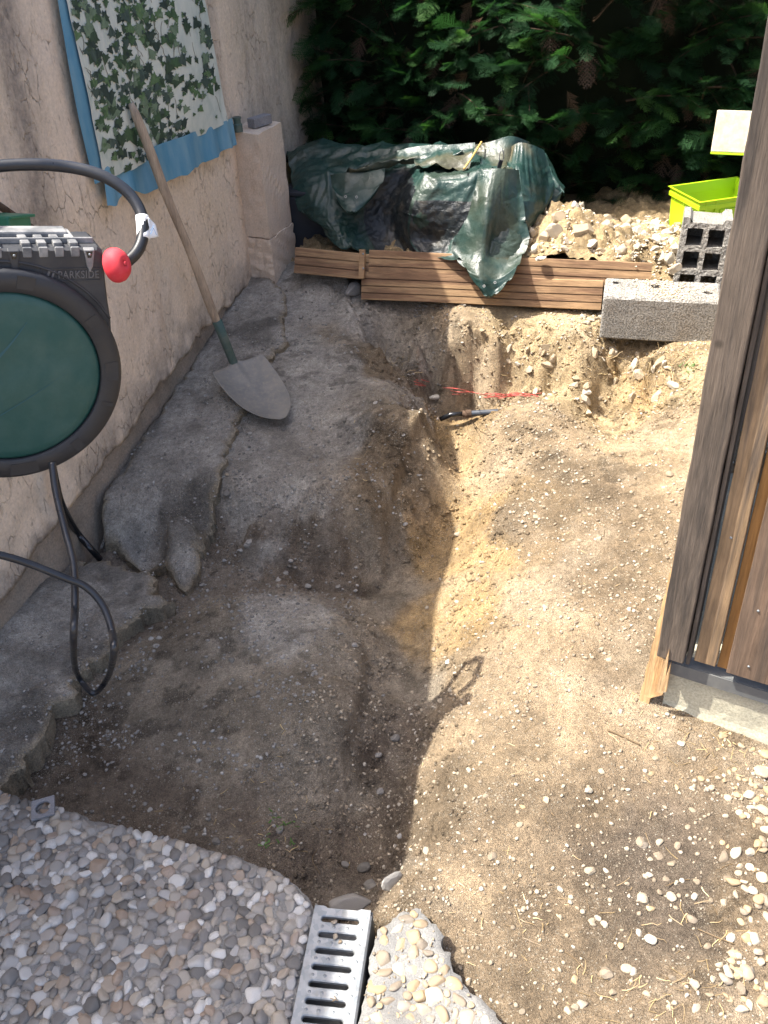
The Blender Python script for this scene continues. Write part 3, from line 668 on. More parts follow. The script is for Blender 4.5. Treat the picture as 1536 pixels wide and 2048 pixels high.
# ------------------------------------------------------------------ loose gravel and stones on the ground
def dens(x, y):
    d = (.34+1.2*sstep(-.05, .30, fbm(x, y, .3, 4, 131)))*(.35+1.0*sstep(-.15, .25, fbm(x, y, .07, 3, 132)))
    tr = np.zeros_like(x)
    return d
N = 62000; X = rng.uniform(-1.3, 1.9, N); Y = .62+(4.1-.62)*rng.random(N)**1.35
side = (X-W0[0])*WN[0]+(Y-W0[1])*WN[1] > .0
ok = side & (rng.random(N) < dens(X, Y)) & ~(dpoly(X, Y, PAVL) < .01) & ~(dpoly(X, Y, PAVR) < .01) & ~(dpoly(X, Y, GRT) < .012)
mud = sstep(.02, -.01, dpoly(X, Y, TRF))
ok &= rng.random(N) > mud*.9
X, Y = X[ok], Y[ok]; n = len(X); sz = .0016+.0046*rng.random(n)**2.6*(1+.3*Y/2)
st = (dpoly(X, Y, STR1) < 0); s2_ = dpoly(X, Y, STR2) < 0
Z = np.where(st, np.maximum(hbase(X, Y)+.012, hsoft(X, Y)+.014)+.010*sstep(.08, .24, (X-W0[0])*WN[0]+(Y-W0[1])*WN[1])-.002, np.where(s2_, np.clip(hbase(X, Y), -.05, .05)+.028, hq(X, Y)))+sz*.15
shade = ((X-W0[0])*WN[0]+(Y-W0[1])*WN[1] < 1.0) & (Y > 1.2)  # gravel in the wall's shadow gets the dimmer grey; shade put into colour
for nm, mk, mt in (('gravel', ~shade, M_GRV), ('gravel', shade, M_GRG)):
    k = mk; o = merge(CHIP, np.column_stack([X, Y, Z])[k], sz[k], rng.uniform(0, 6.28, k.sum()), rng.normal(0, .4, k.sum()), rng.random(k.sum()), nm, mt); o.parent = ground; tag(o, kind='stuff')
# crumbs of soil fallen along the cut edges
X = rng.uniform(-1.1, 1.4, 60000); Y = rng.uniform(1.2, 4.0, 60000); e = .015; gr_ = np.hypot(hq(X+e, Y)-hq(X-e, Y), hq(X, Y+e)-hq(X, Y-e))/(2*e); ok = (gr_ > .45) & (rng.random(60000) < .34) & ~on_slab(X, Y); X, Y = X[ok], Y[ok]; q = len(X)
sz = .0022+.0085*rng.random(q)**2.4; lc = hcol(X, Y); o = merge(CHIP, np.column_stack([X, Y, hq(X, Y)+sz*.2]), sz, rng.uniform(0, 6.28, q), rng.normal(0, .5, q), lc*rng.uniform(.8, 1.25, q)[:, None], 'soil_crumbs', M_SOIL); o.parent = ground; tag(o, kind='stuff')
# larger stones one by one
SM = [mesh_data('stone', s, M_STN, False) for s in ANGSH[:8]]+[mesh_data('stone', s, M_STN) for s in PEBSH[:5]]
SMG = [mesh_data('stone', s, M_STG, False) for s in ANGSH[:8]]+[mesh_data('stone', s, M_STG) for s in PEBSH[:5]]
def scatter_px(n, box, smin, smax, meds, name, parent, seed, bias=2.2, avoid=True):
    r = np.random.default_rng(seed); k = 0
    while k < n:
        a, b = r.uniform(box[0], box[2]), r.uniform(box[1], box[3]); p = drop(a, b)
        if avoid and bool(on_slab(p[0], p[1])): 
            k += 1; continue
        s = smin+(smax-smin)*r.random()**bias
        singles(meds, [p+np.array([0, 0, s*r.uniform(-.1, .25)])], [s], [r.uniform(0, 6.28)], [r.normal(0, .25)], name, parent); k += 1
scatter_px(60, (850, 880, 1400, 1400), .006, .014, SM, 'stone', ground, 1)
scatter_px(66, (820, 1400, 1400, 2040), .005, .014, SM, 'stone', ground, 2)
scatter_px(28, (1150, 1650, 1500, 2040), .009, .018, SM, 'stone', ground, 3, 1.5)
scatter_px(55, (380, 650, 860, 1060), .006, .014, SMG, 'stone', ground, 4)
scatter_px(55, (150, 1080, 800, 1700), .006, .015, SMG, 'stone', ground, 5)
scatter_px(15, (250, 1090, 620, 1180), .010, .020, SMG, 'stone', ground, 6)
# rounded river stones drifting along the right edge
RIV = [(1445, 1472, .017), (1482, 1492, .014), (1505, 1500, .012), (1530, 1508, .02), (1525, 1545, .026), (1535, 1580, .02), (1498, 1590, .017), (1528, 1622, .022), (1480, 1595, .012), (1500, 1615, .014), (1512, 1570, .013), (1470, 1540, .009), (1458, 1545, .011), (1422, 1575, .012), (1402, 1557, .012), (1312, 1518, .013), (1305, 1497, .009), (1303, 1548, .012), (1285, 1690, .021), (1472, 1705, .022), (1468, 1765, .022), (1515, 1690, .017), (1535, 1660, .02), (1500, 1735, .012), (1525, 1755, .017), (1530, 1800, .02), (1505, 1875, .02), (1495, 1945, .023), (1415, 1893, .012), (1385, 1840, .017), (1268, 1943, .014), (1300, 1818, .014), (1445, 1685, .010), (1520, 1640, .011), (1508, 1650, .010), (1490, 1560, .008), (1535, 1835, .017), (1518, 1905, .014), (1343, 1795, .016), (1240, 1892, .010), (1212, 1742, .010), (1375, 1655, .010), (1045, 1614, .011), (1165, 2010, .014), (1135, 2022, .011), (1150, 1960, .010), (1420, 1990, .012), (1500, 2010, .014), (1440, 1930, .012), (1465, 1935, .011)]
for i, (a, b, s) in enumerate(RIV):
    p = drop(a, b); singles(PMY, [p+np.array([0, 0, s*.08])], [s*.9], [i*1.7], [.1], 'pebble', ground)
scatter_px(60, (1450, 1530, 1536, 2048), .008, .018, PMY, 'pebble', ground, 9)
scatter_px(25, (1330, 1450, 1536, 1600), .005, .012, PMY, 'pebble', ground, 10)
# particular stones seen in the photograph
for a, b, s, md in ((455, 988, .022, 1), (478, 862, .018, 1), (575, 830, .014, 1), (455, 950, .010, 0), (500, 868, .011, 1), (610, 1095, .011, 1), (505, 1118, .014, 1), (590, 1135, .012, 1), (580, 1140, .011, 1), (790, 1478, .017, 1), (505, 1390, .014, 0), (755, 1512, .015, 1), (740, 1772, .02, 1), (728, 1735, .020, 1), (690, 1730, .013, 1), (915, 1070, .014, 0), (990, 1010, .010, 0), (1045, 1045, .009, 0), (1090, 1215, .014, 0), (760, 1585, .013, 1), (1170, 965, .014, 0), (1340, 950, .018, 0)):
    p = drop(a, b); singles(SMG if md else SM, [p+np.array([0, 0, s*.25])], [s], [a*.1], [.1], 'stone', ground)
# a flat grey shard sticking out of the trench end
p = drop(782, 1772); o = singles(SMG[:1], [p+np.array([0, 0, .02])], [.045], [.6], [1.0], 'stone', ground)[0]; o.scale = (.04, .03, .012); o.rotation_euler = (1.1, .3, .7)
p = drop(700, 1822); o = singles([mesh_data('stone', ROCKSH[3], M_STG)], [p+np.array([0, 0, .03])], [.06], [.3], [.1], 'stone', ground)[0]; o.scale = (.055, .03, .034)

# roots, straw and twigs
def fibres(spots, name, mat, parent, seed, wid=.0011):
    r = np.random.default_rng(seed); V = []; F = []; T = []
    for (a, b, rad, n, lmin, lmax, up) in spots:
        for _ in range(n):
            aa = a+r.normal(0, rad); bb = b+r.normal(0, rad*.7); p = drop(aa, bb)
            if bool(on_slab(p[0], p[1])) or p[1] > 3.9: continue
            L = r.uniform(lmin, lmax); th = r.uniform(0, 6.28); d = np.array([math.cos(th), math.sin(th), up*r.uniform(.2, 1.)]); d /= np.linalg.norm(d); side_ = np.array([-math.sin(th), math.cos(th), .4])*wid*r.uniform(.6, 1.3)
            t = r.random(); q = p+np.array([0, 0, .002]); b0 = len(V)
            for k in range(5):
                V += [q-side_*(1-.12*k), q+side_*(1-.12*k)]; T += [t, t]; d = d+r.normal(0, .22, 3)+np.array([0, 0, -.22*up]); d /= np.linalg.norm(d); q = q+d*L/4
                g = float(hq(q[0], q[1]))+.0015; q[2] = max(q[2], g)
            for k in range(4): F.append((b0+2*k, b0+2*k+1, b0+2*k+3, b0+2*k+2))
    T = np.array(T); o = mesh_np(name, np.array(V), np.array(F), mat, col=np.stack([T, T, T], -1), attr='Tint', smooth=False); o.parent = parent; tag(o, kind='stuff'); return o
fibres([(1050, 650, 60, 60, .02, .05, .3), (1290, 730, 45, 110, .03, .08, .5), (1330, 760, 30, 60, .03, .08, .7), (1130, 720, 70, 60, .02, .06, .3), (1380, 720, 30, 40, .02, .06, .4), (780, 740, 25, 40, .02, .05, .3), (1200, 1500, 150, 40, .01, .04, .15), (1300, 1900, 150, 45, .015, .05, .15), (1100, 1850, 120, 30, .01, .03, .15), (1150, 1150, 130, 60, .01, .03, .1), (1450, 1480, 60, 60, .015, .04, .3), (600, 1680, 50, 14, .01, .03, .3), (500, 1560, 130, 40, .01, .03, .2), (700, 880, 60, 30, .01, .03, .1), (1360, 2000, 80, 50, .015, .045, .2)], 'dry_roots', M_STRAW, ground, 3)
fibres([(535, 1688, 7, 11, .006, .014, 1.1), (585, 1690, 6, 6, .006, .012, 1.1), (1090, 470, 14, 1, .01, .02, 1.), (1380, 735, 12, 14, .02, .04, 1.), (560, 1650, 20, 14, .01, .02, 1.)], 'weeds', M_GRASS, ground, 8, .0025)
def twig(pts, r, mat=M_STRAW, nm='twig'):
    P = [drop(a, b)+np.array([0, 0, .004]) for a, b in pts]; mb = MB(); mb.tube(spline(P, 5), r, 6); o = mb.build(nm, mat, ground, smooth=True); return o
for pts, r in (((( 1215, 1462), (1245, 1475), (1280, 1492)), .002), (((1395, 1860), (1430, 1875), (1468, 1890)), .0014), (((1090, 700), (1095, 680)), .0015), (((1130, 1905), (1155, 1925), (1175, 1950)), .0012), (((640, 1750), (625, 1720), (635, 1700)), .001)):
    twig(pts, r)
#@@PART3
# ------------------------------------------------------------------ the rendered garden wall on the left
WTOP = lambda s: np.interp(s, [-2.4, -.7, .15, 1.2, 1.9, 2.20, 2.26, 4.7], [2.55, 2.25, 2.02, 1.93, 2.02, 2.02, 1.94, 1.90])           # unseen top, heights shaped so its cast shadow edge falls in place
zbs = lambda s: np.interp(s, [-1.5, -.2, 0, .2, .55, 1.37, 2.16, 2.3, 4.6], [.09, .10, .117, .160, .176, .271, .299, .30, .34])
wall = tag(empty('garden_wall', wpt(1., 0)), 'tall garden wall with rough stained beige-pink plaster along the left side of the dug ground', 'wall')
ss = np.arange(-2.4, 4.65, .0125); nz = 190
sg, tg = np.meshgrid(ss, np.linspace(0, 1, nz))
zb = zbs(ss)+.018*fbm(ss, ss*0, .12, 4, 3)*1.6+.012*vnoise(ss, ss*0, .03, 4); zt = WTOP(ss)
zg = zb[None]+(zt-zb)[None]*tg**.9
of = .003*fbm(sg, zg*.6, .12, 4, 201)+.010*fbm(sg, zg, .6, 2, 205)+.0022*fbm(sg, zg*.5, .03, 3, 211)
low = np.exp(-((zg-zb[None])/.05)**2); of = of+low*(.012*fbm(sg, zg, .06, 3, 221)+.003)
# dirt on the coat: foot, a dark run below the coping, streak beside the banner, and grey stain with painted shade towards the hedge
dirt = .95*np.exp(-((zg-zb[None])/.13))*sstep(-.30, .15, fbm(sg, zg, .12, 4, 231)+.05)
dirt = np.maximum(dirt, .9*np.exp(-((sg-(.70+.16*(zg-1.2)))/.11)**2)*sstep(.7, 1.1, zg)*(.85+.6*fbm(sg, zg*.15, .05, 3, 235)))
dirt = np.maximum(dirt, .35*sstep(1.45, 1.85, zg)*sstep(-.2, .2, fbm(sg, zg*.2, .15, 4, 237)))
dirt = np.maximum(dirt, sstep(2.1, 2.6, sg)*(.60+.5*fbm(sg, zg*.3, .1, 4, 239)))  # grey stain plus the shade behind the pillar, put into the tone
dirt = np.maximum(dirt, .5*np.exp(-((sg-2.12)/.06)**2)*sstep(.95, 1.1, zg))
dirt = np.clip(dirt, 0, .9)
Vw = np.empty(sg.shape+(3,)); Vw[..., 0] = W0[0]+sg*WD[0]+of*WN[0]; Vw[..., 1] = W0[1]+sg*WD[1]+of*WN[1]; Vw[..., 2] = zg
Vb = Vw[:1].copy(); Vb[..., 0] -= WN[0]*.03; Vb[..., 1] -= WN[1]*.03; Vb[..., 2] += .004
Vall = np.concatenate([Vb, Vw]); dall = np.concatenate([dirt[:1]*0+.5, dirt])
wp(mesh_np('plaster_coat', Vall.reshape(-1, 3), grid_faces(nz+1, len(ss)), M_PLAST, col=np.repeat(dall.reshape(-1, 1), 3, 1), attr='Dirt'), wall)
s2, z2 = np.meshgrid(np.arange(-2.4, 4.65, .015), np.linspace(-.35, .42, 50))
o2 = -.016+.006*fbm(s2, z2, .08, 4, 251); Vp = np.stack([W0[0]+s2*WD[0]+o2*WN[0], W0[1]+s2*WD[1]+o2*WN[1], z2], -1)
wp(mesh_np('plinth', Vp.reshape(-1, 3), grid_faces(50, s2.shape[1]), M_WPLINTH), wall)
mb = MB(); a, b = -2.4, 4.63
for (sA, sB) in ((a, b),):
    sl_ = [-2.4, -.7, .15, 1.2, 1.9, 2.20, 2.26, b]; c = []
    for s_ in sl_: t_ = float(WTOP(s_))-.002; c += [wpt(s_, -.4, -.035), wpt(s_, t_, -.035), wpt(s_, t_, -.22), wpt(s_, -.4, -.22)]
    fs_ = [(3, 2, 1, 0), (28, 29, 30, 31)]
    for k in range(7):
        for i in range(4): fs_.append((k*4+i, k*4+(i+1) % 4, k*4+4+(i+1) % 4, k*4+4+i))
    mb.add(c, fs_)
wp(mb.build('masonry_core', M_WPLINTH), wall)
mb = MB(); zc = lambda s: float(WTOP(s))
c = []
for s_ in sl_: t_ = zc(s_); c += [wpt(s_, t_-.003, .03), wpt(s_, t_+.03, .03), wpt(s_, t_+.03, -.25), wpt(s_, t_-.003, -.25)]
mb.add(c, fs_); wp(mb.build('coping', M_SLABC), wall)

# ------------------------------------------------------------------ short stone pillar against the wall
def rough_block(mb_pts, name, mat, parent, sub=14, amp=.0025, bev=.006, seed=1):
    """box given by 4 footprint corners and two heights, gridded and roughened"""
    fp, zlo, zhi = mb_pts; fp = [np.array(q) for q in fp]; V = []; F = []
    def face(a, b, c, d, n, m):
        i0 = len(V)
        for j in range(m+1):
            for i in range(n+1):
                u, v = i/n, j/m; V.append((a*(1-u)+b*u)*(1-v)+(d*(1-u)+c*u)*v)
        for j in range(m):
            for i in range(n):
                k = i0+j*(n+1)+i; F.append((k, k+1, k+n+2, k+n+1))
    P = lambda i, top: np.array([fp[i][0], fp[i][1], (zhi if top else zlo)[i] if hasattr(zlo, '__len__') else (zhi if top else zlo)])
    for i in range(4):
        j = (i+1) % 4; face(P(i, 0), P(j, 0), P(j, 1), P(i, 1), sub, int(sub*1.6))
    face(P(0, 1), P(1, 1), P(2, 1), P(3, 1), sub, sub); face(P(3, 0), P(2, 0), P(1, 0), P(0, 0), sub, sub)
    V = np.array(V); c = V.mean(0); nn_ = (V-c); 
    d = amp*fbm(V[:, 0]*3+V[:, 2]*2, V[:, 1]*3+V[:, 2]*3, .12, 5, seed)
    V = V+nn_/np.linalg.norm(nn_, axis=1)[:, None]*d[:, None]*2
    o = mesh_np(name, V, [tuple(f) for f in F], mat); me = o.data
    import bmesh
    bm = bmesh.new(); bm.from_mesh(me); bmesh.ops.remove_doubles(bm, verts=bm.verts, dist=.0006); bmesh.ops.recalc_face_normals(bm, faces=bm.faces); bm.to_mesh(me); bm.free()
    me.polygons.foreach_set('use_smooth', np.zeros(len(me.polygons), bool)); return o
pil = tag(empty('stone_pillar', wpt(2.2, .2, .08)), 'short beige stone pillar of two stacked blocks standing against the wall beside the timber boards', 'pillar')
# footprint: a front face turned to the camera and a right face, tops at ~.97
pA, pB, pC = wallp(466, 262), wallp(534, 248, .150), wallp(552, 246, .150)
sA_ = (pA[:2]-W0).dot(WD)
f0 = np.array(wpt(sA_, 0)[:2]); f1_ = np.array(wpt(sA_-.03, 0, .125)[:2]); f2_ = np.array(wpt(sA_+.20, 0, .150)[:2]); f3_ = np.array(wpt(sA_+.24, 0, 0)[:2])
f0 = f0-WN*.02; f3_ = f3_-WN*.02
wp(rough_block(([f0, f1_, f2_, f3_], [.5]*4, [.965, .955, .955, .965]), 'upper_block', M_QUOIN, pil, 12, .003, seed=3), pil)
g_ = [f0+(-.003)*WD, f1_+(-.006)*WD+.004*WN, f2_+.003*WD+.003*WN, f3_+.003*WD]
wp(rough_block((g_, [.24, .215, .20, .24], [.496]*4), 'lower_block', M_QUOIN, pil, 14, .007, seed=9), pil)
pc_ = (f0+f1_+f2_+f3_)/4
mb = MB(); mb.box((0, 0, .02), (.045, .11, .04)); o = mb.build('grey_brick', M_GREYB, bev=.003); 
o.location = (pc_[0]+.028, pc_[1]-.01, .962); o.rotation_euler = (0, 0, R(-40)); tag(o, 'small dark grey brick lying on top of the stone pillar', 'brick')
V, F = lathe([(0, 0), (.020, 0), (.020, .03), (.016, .034), (.016, .052), (.019, .053), (.019, .06), (0, .06)], 20)
o = mesh_np('green_cap', V, F, M_SOCK, smooth=False); o.location = (f0[0]+.045, f0[1]-.025, .9625); tag(o, 'small round green plastic cap on the left corner of the stone pillar', 'cap')

# ------------------------------------------------------------------ ivy print banner on the wall
ban = tag(empty('ivy_banner', wpt(1.5, 1.3, .03)), 'faded cloth banner printed with dark ivy leaves and torn blue hem on the wall', 'banner')
qBL, qBR, qTL, qTR = [np.array(wall_sz(*q)) for q in ((192, 362), (443, 243), (112, 0), (402, 0))]
qTL = qBL+(qTL-qBL)*1.35; qTR = qBR+(qTR-qBR)*1.5
def ban_sz(u, v):
    u = np.asarray(u, float)[..., None]; v = np.asarray(v, float)[..., None]
    return (qBL*(1-u)+qBR*u)*(1-v)+(qTL*(1-u)+qTR*u)*v
def ban_off(u, v): return .022+.008*np.sin(u*9+1.3*np.sin(v*3))+.006*fbm(u, v*.6, .25, 3, 301)+.014*(1-v)*(np.abs(u-.5)*1.2)
def ban_pt(u, v, off=0.):
    q = ban_sz(u, v); o_ = ban_off(u, v)+off; return np.stack([W0[0]+q[..., 0]*WD[0]+o_*WN[0], W0[1]+q[..., 0]*WD[1]+o_*WN[1], q[..., 1]], -1)
U, Vv = np.meshgrid(np.linspace(0, 1, 70), np.linspace(0, 1, 80))
e_ = .006*fbm(Vv, U, .12, 3, 5); wp(mesh_np('printed_cloth', ban_pt(U+e_*(np.abs(U-.5) > .49), Vv+.012*fbm(U, Vv, .1, 3, 8)*(Vv < .01)).reshape(-1, 3), grid_faces(80, 70), M_BANNER), ban)
# blue sliver behind the left edge, and hem
U, Vv = np.meshgrid(np.linspace(-.03, .03, 8), np.linspace(.0, 1, 50)); w_ = -.02*np.sin(Vv*5)-.01
wp(mesh_np('blue_edge', ban_pt(U+w_*(U < 0), Vv, -.008).reshape(-1, 3), grid_faces(50, 8), M_BLUE), ban)
hem = [(188, 330), (196, 418), (452, 236), (460, 292)]; hs = [np.array(wall_sz(*q)) for q in hem]
U, Vv = np.meshgrid(np.linspace(0, 1, 90), np.linspace(0, 1, 14))
q = (hs[1]*(1-U[..., None])+hs[3]*U[..., None])*(1-Vv[..., None])+(hs[0]*(1-U[..., None])+hs[2]*U[..., None])*Vv[..., None]
q[..., 1] += (1-Vv)*(.022*fbm(U*1., U*0, .13, 4, 333)+.02*np.sin(U*7+1)*.5) - (1-Vv)*.02*np.exp(-((U-.05)/.04)**2)
of_ = .030+.009*np.sin(U*38+3*np.sin(U*6))*(1-.6*Vv)+.008*(1-Vv)
wp(mesh_np('blue_hem', np.stack([W0[0]+q[..., 0]*WD[0]+of_*WN[0], W0[1]+q[..., 0]*WD[1]+of_*WN[1], q[..., 1]], -1).reshape(-1, 3), grid_faces(14, 90), M_BLUE), ban)
# printed leaves: five-lobed ivy outlines lying on the cloth
LOBE = [(0, 0), (.14, -.10), (.42, -.22), (.36, .02), (.70, .12), (.40, .30), (.34, .48), (0, 1.0)]
LOBE = LOBE+[(-x, y) for x, y in LOBE[-2:0:-1]]
r = np.random.default_rng(12); V = []; F = []; C = []
pal = [(.045, .075, .045), (.06, .11, .055), (.035, .055, .045), (.10, .17, .08), (.06, .09, .075), (.14, .20, .13)]
cols_ = [(.06, .5), (.14, 1.), (.3, .8), (.42, 1.1), (.5, .45), (.62, 1.), (.8, .6), (.92, 1.1)]
W_, H_ = 1.05, 1.0; k = 0
for i in range(820):
    cx_ = cols_[r.integers(len(cols_))]; u = cx_[0]+.055*np.sin(i*.3)+r.normal(0, .035); v = r.random()**.9
    if not (.015 < u < .985 and .015 < v < .985): continue
    if vnoise(np.array(u), np.array(v*1.2), .14, 77) < -.16 and r.random() < .8: continue
    s = r.uniform(.014, .046)*(1.15 if cx_[1] > .7 else .8); a = r.uniform(-.9, .9)+math.pi*(r.random() < .8); c_ = pal[r.integers(len(pal))]; b0 = len(V)
    for (x, y) in LOBE:
        X = (x*math.cos(a)-y*math.sin(a))*s; Y = (x*math.sin(a)+y*math.cos(a))*s*1.1
        V.append(ban_pt(np.array(np.clip(u+X/W_*1.4, 0, 1)), np.array(np.clip(v+Y/H_, 0, 1)), .0012+.002*(k % 90)/90)); C.append(c_)
    F.append(tuple(range(b0, b0+len(LOBE)))); k += 1
for i in range(60):                                    # thin stems
    u = cols_[r.integers(len(cols_))][0]+r.normal(0, .05); v = r.random()*.9; b0 = len(V); c_ = (.12, .11, .08)
    for j in range(6):
        V.append(ban_pt(np.array(np.clip(u, .01, .99)), np.array(np.clip(v, 0, 1)), .0009)); V.append(ban_pt(np.array(np.clip(u+.0035, .01, .99)), np.array(np.clip(v, 0, 1)), .0009)); C += [c_, c_]; u += r.normal(0, .012); v += .02
    for j in range(5): F.append((b0+2*j, b0+2*j+1, b0+2*j+3, b0+2*j+2))
o = wp(mesh_np('ivy_leaf_print', np.array(V), F, M_IVY, col=np.array(C), attr='Tint', smooth=False), ban); tag(o, kind='stuff')

# ------------------------------------------------------------------ grooved decking boards that retain the bank
BROT = math.atan2(BD[1], BD[0])
def deck(pxL, pxR, name, label, th=.026, n=5, yoff=0., grp='grooved decking boards edging the raised bank'):
    """board whose top-left, bottom-left (px) and right end are given on the board plane"""
    (tl, bl), (tr, br) = pxL, pxR
    A, Bb, C_, D = [brd(*q, yoff) for q in (tl, bl, tr, br)]; uA, uB, uC, uD = [(q[:2]-B0).dot(BD) for q in (A, Bb, C_, D)]
    L = (uC+uD)/2-(uA+uB)/2; H_ = ((A[2]-Bb[2])+(C_[2]-D[2]))/2; u0 = (uA+uB)/2; zlo = Bb[2]; drop_ = (C_[2]-A[2])/L
    o = MB(); prof = []
    zz = 0; step = H_/n
    for i in range(n):
        prof += [(0, i*step+.0024), (0, (i+1)*step-.0024)]
        if i < n-1: prof += [(.010, (i+1)*step-.0019), (.010, (i+1)*step+.0019)]
    prof = [(.003, 0)]+prof+[(.003, H_)]+[(th, H_), (th, 0)]
    N = len(prof); m_ = 24; V = []; F = []
    for k in range(m_+1):
        x = L*k/m_
        for (y, z) in prof: V.append((x, y+.0015*math.sin(x*3), z+.0012*math.sin(x*5+z*9)))
    for k in range(m_):
        for i in range(N): j = (i+1) % N; F.append((k*N+i, (k+1)*N+i, (k+1)*N+j, k*N+j))
    F += [tuple(range(N)), tuple(range(m_*N, m_*N+N))[::-1]]
    ob = mesh_np(name, np.array(V), F, M_DECK, smooth=False); q = B0+u0*BD+yoff*BN
    ob.matrix_world = Matrix.Translation((q[0], q[1], zlo)) @ Matrix.Rotation(BROT, 4, 'Z') @ Matrix.Rotation(-math.atan(drop_), 4, 'Y') @ Matrix.Rotation(-R(20), 4, 'X')
    return tag(ob, label, 'board', grp)
deck(((584, 493), (586, 546)), ((733, 507), (735, 551)), 'decking_board', 'short grooved wooden board in the shade between the stone pillar and the longer boards', n=3, yoff=.020)
deck(((735, 499), (736, 548)), ((1303, 525), (1303, 569)), 'decking_board', 'upper long grooved wooden board holding back the rubble under the hanging tarpaulin tip', n=3, yoff=.018)
deck(((720, 549), (721, 599)), ((1203, 567), (1205, 624)), 'decking_board', 'lower long grooved wooden board resting on the soil, right end behind the concrete block', n=4, yoff=-.020)
q = brd(722, 548, .004); mb = MB(); mb.box((0, 0, 0), (.026, .016, .125)); o = mb.build('wooden_cleat', M_DECK, bev=.002)
q = brd(724, 528, .017); o.location = tuple(q); o.rotation_euler = (-R(20), 0, BROT); tag(o, 'small upright wooden cleat over the joint of the upper boards', 'cleat')
for a_, b_ in ((722, 514), (725, 541)):
    V, F = lathe([(0, .0015), (.0045, .001), (.005, -.001)], 10); s_ = mesh_np('screw', V, F, M_GALV); s_.parent = o
    q2 = brd(a_, b_, -.0125); rel = o.location; s_.matrix_parent_inverse = Matrix.Identity(4)
    l = Matrix.Rotation(-BROT, 4, 'Z') @ (Vector(q2)-rel); s_.location = (l.x, -.0085, l.z); s_.rotation_euler = (R(90), 0, 0)
# lump of concrete under the short board
p = drop(708, 590); o = mesh_np('concrete_lump', ROCKSH[1][0]*np.array([.055, .04, .06])+np.array([0, 0, .02]), ROCKSH[1][1], M_SLABC, smooth=False); o.location = (p[0], p[1], p[2]); o.rotation_euler = (0, 0, 1.)
tag(o, 'pale concrete lump propping the joint of the boards at the soil', 'lump')

# ------------------------------------------------------------------ raised bank behind the boards, with rubble
def bank_h(u, off):
    """u along the boards, off behind them"""
    h = np.interp(u, [-1.2, -.5, .3, .75, 1.0, 1.25, 1.6, 2.6], [.40, .40, .46, .56, .50, .47, .44, .42])
    crest = np.exp(-((off-.36)/.28)**2); crest = np.where(off > .36, crest-1.6*sstep(.42, .8, off), crest)
    bump_ = .10*np.exp(-((u-.93)/.16)**2-((off-.30)/.16)**2)-.03*np.exp(-((u-1.30)/.25)**2-((off-.4)/.2)**2)
    return h*0+.405+.05*sstep(.45, .75, u)+(h-.40)*.55*crest+bump_+.02*fbm(u, off, .2, 4, 401)
u_ = np.arange(-.335, 2.6, .011); o_ = np.arange(.060, 2.2, .012); UU, OO = np.meshgrid(u_, o_)
HH = bank_h(UU, OO); f1, idv = worley(UU+.02*vnoise(UU, OO, .05, 1), OO, .055, 3); HH = HH+.036*(idv-.2)*sstep(.7, .25, f1); f1, idv = worley(UU, OO, .022, 4); HH = HH+.016*(idv-.3)*sstep(.6, .2, f1)+.012*fbm(UU, OO, .03, 3, 9)
gsl = np.clip((UU-(1.205))/.12, 0, 1); lowr = .26+.0*UU; edge = sstep(1.17, 1.215, UU)
HH = np.where(UU > 1.17, HH*(1-edge)+edge*np.minimum(HH, .25+np.clip(OO-.0, 0, 1)*.75+.02*fbm(UU, OO, .06, 3, 7)), HH)
XX = B0[0]+UU*BD[0]+OO*BN[0]; YY = B0[1]+UU*BD[1]+OO*BN[1]
cc = np.array([.40, .295, .16])[None, None]*(1+.8*fbm(UU, OO, .12, 4, 411)[..., None]); cc = cc*(1-.35*sstep(.55, .0, UU)[..., None])  # bank darkened below the tarpaulin: its shade put into the colour
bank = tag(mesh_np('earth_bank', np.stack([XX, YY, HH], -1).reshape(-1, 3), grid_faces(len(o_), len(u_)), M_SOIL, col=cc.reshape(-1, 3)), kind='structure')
RM = [mesh_data('rock', s, M_ROK, False) for s in ROCKSH]
def bankpt(px, py, z0=.5):
    z = z0
    for _ in range(14):
        p = at(px, py, z); u = (p[:2]-B0).dot(BD); o = (p[:2]-B0).dot(BN); z = .5*z+.5*float(bank_h(np.array(u), np.array(o)))
    return at(px, py, z)
BIG = [(1163, 470, .055, .045, .05, .3), (1185, 492, .05, .035, .03, 1.2), (1107, 470, .04, .035, .05, .2), (1118, 440, .035, .03, .04, .5), (1145, 425, .03, .028, .03, 2.), (1090, 480, .03, .03, .04, 1.), (1225, 445, .03, .025, .03, .7), (1290, 452, .03, .02, .02, .1), (1335, 470, .055, .035, .035, .3), (1320, 460, .04, .03, .03, 2.), (1300, 480, .04, .02, .02, 1.3), (1272, 462, .03, .022, .025, .4), (1340, 520, .03, .03, .03, 1.), (1350, 500, .03, .025, .025, 2.2), (1205, 505, .035, .02, .02, .3), (1245, 500, .03, .02, .02, 2.), (1230, 470, .025, .02, .02, .4), (1070, 500, .03, .03, .03, .9), (1080, 520, .028, .025, .02, .2), (1130, 500, .025, .02, .02, .2), (1275, 500, .025, .02, .02, 1.), (1310, 500, .03, .02, .02, .7), (1350, 540, .03, .025, .025, .3), (1062, 470, .035, .03, .04, 1.8)]
for i, (a_, b_, sx_, sy_, sz_, an) in enumerate(BIG):
    p = bankpt(a_, b_); o = bpy.data.objects.new('rock', RM[i % 10]); COL.objects.link(o); o.parent = bank; o.location = (p[0], p[1], p[2]+sz_*.25); o.scale = (sx_, sy_, sz_); o.rotation_euler = (.2*math.sin(i*3), .3*math.cos(i*5), an)
r = np.random.default_rng(5)
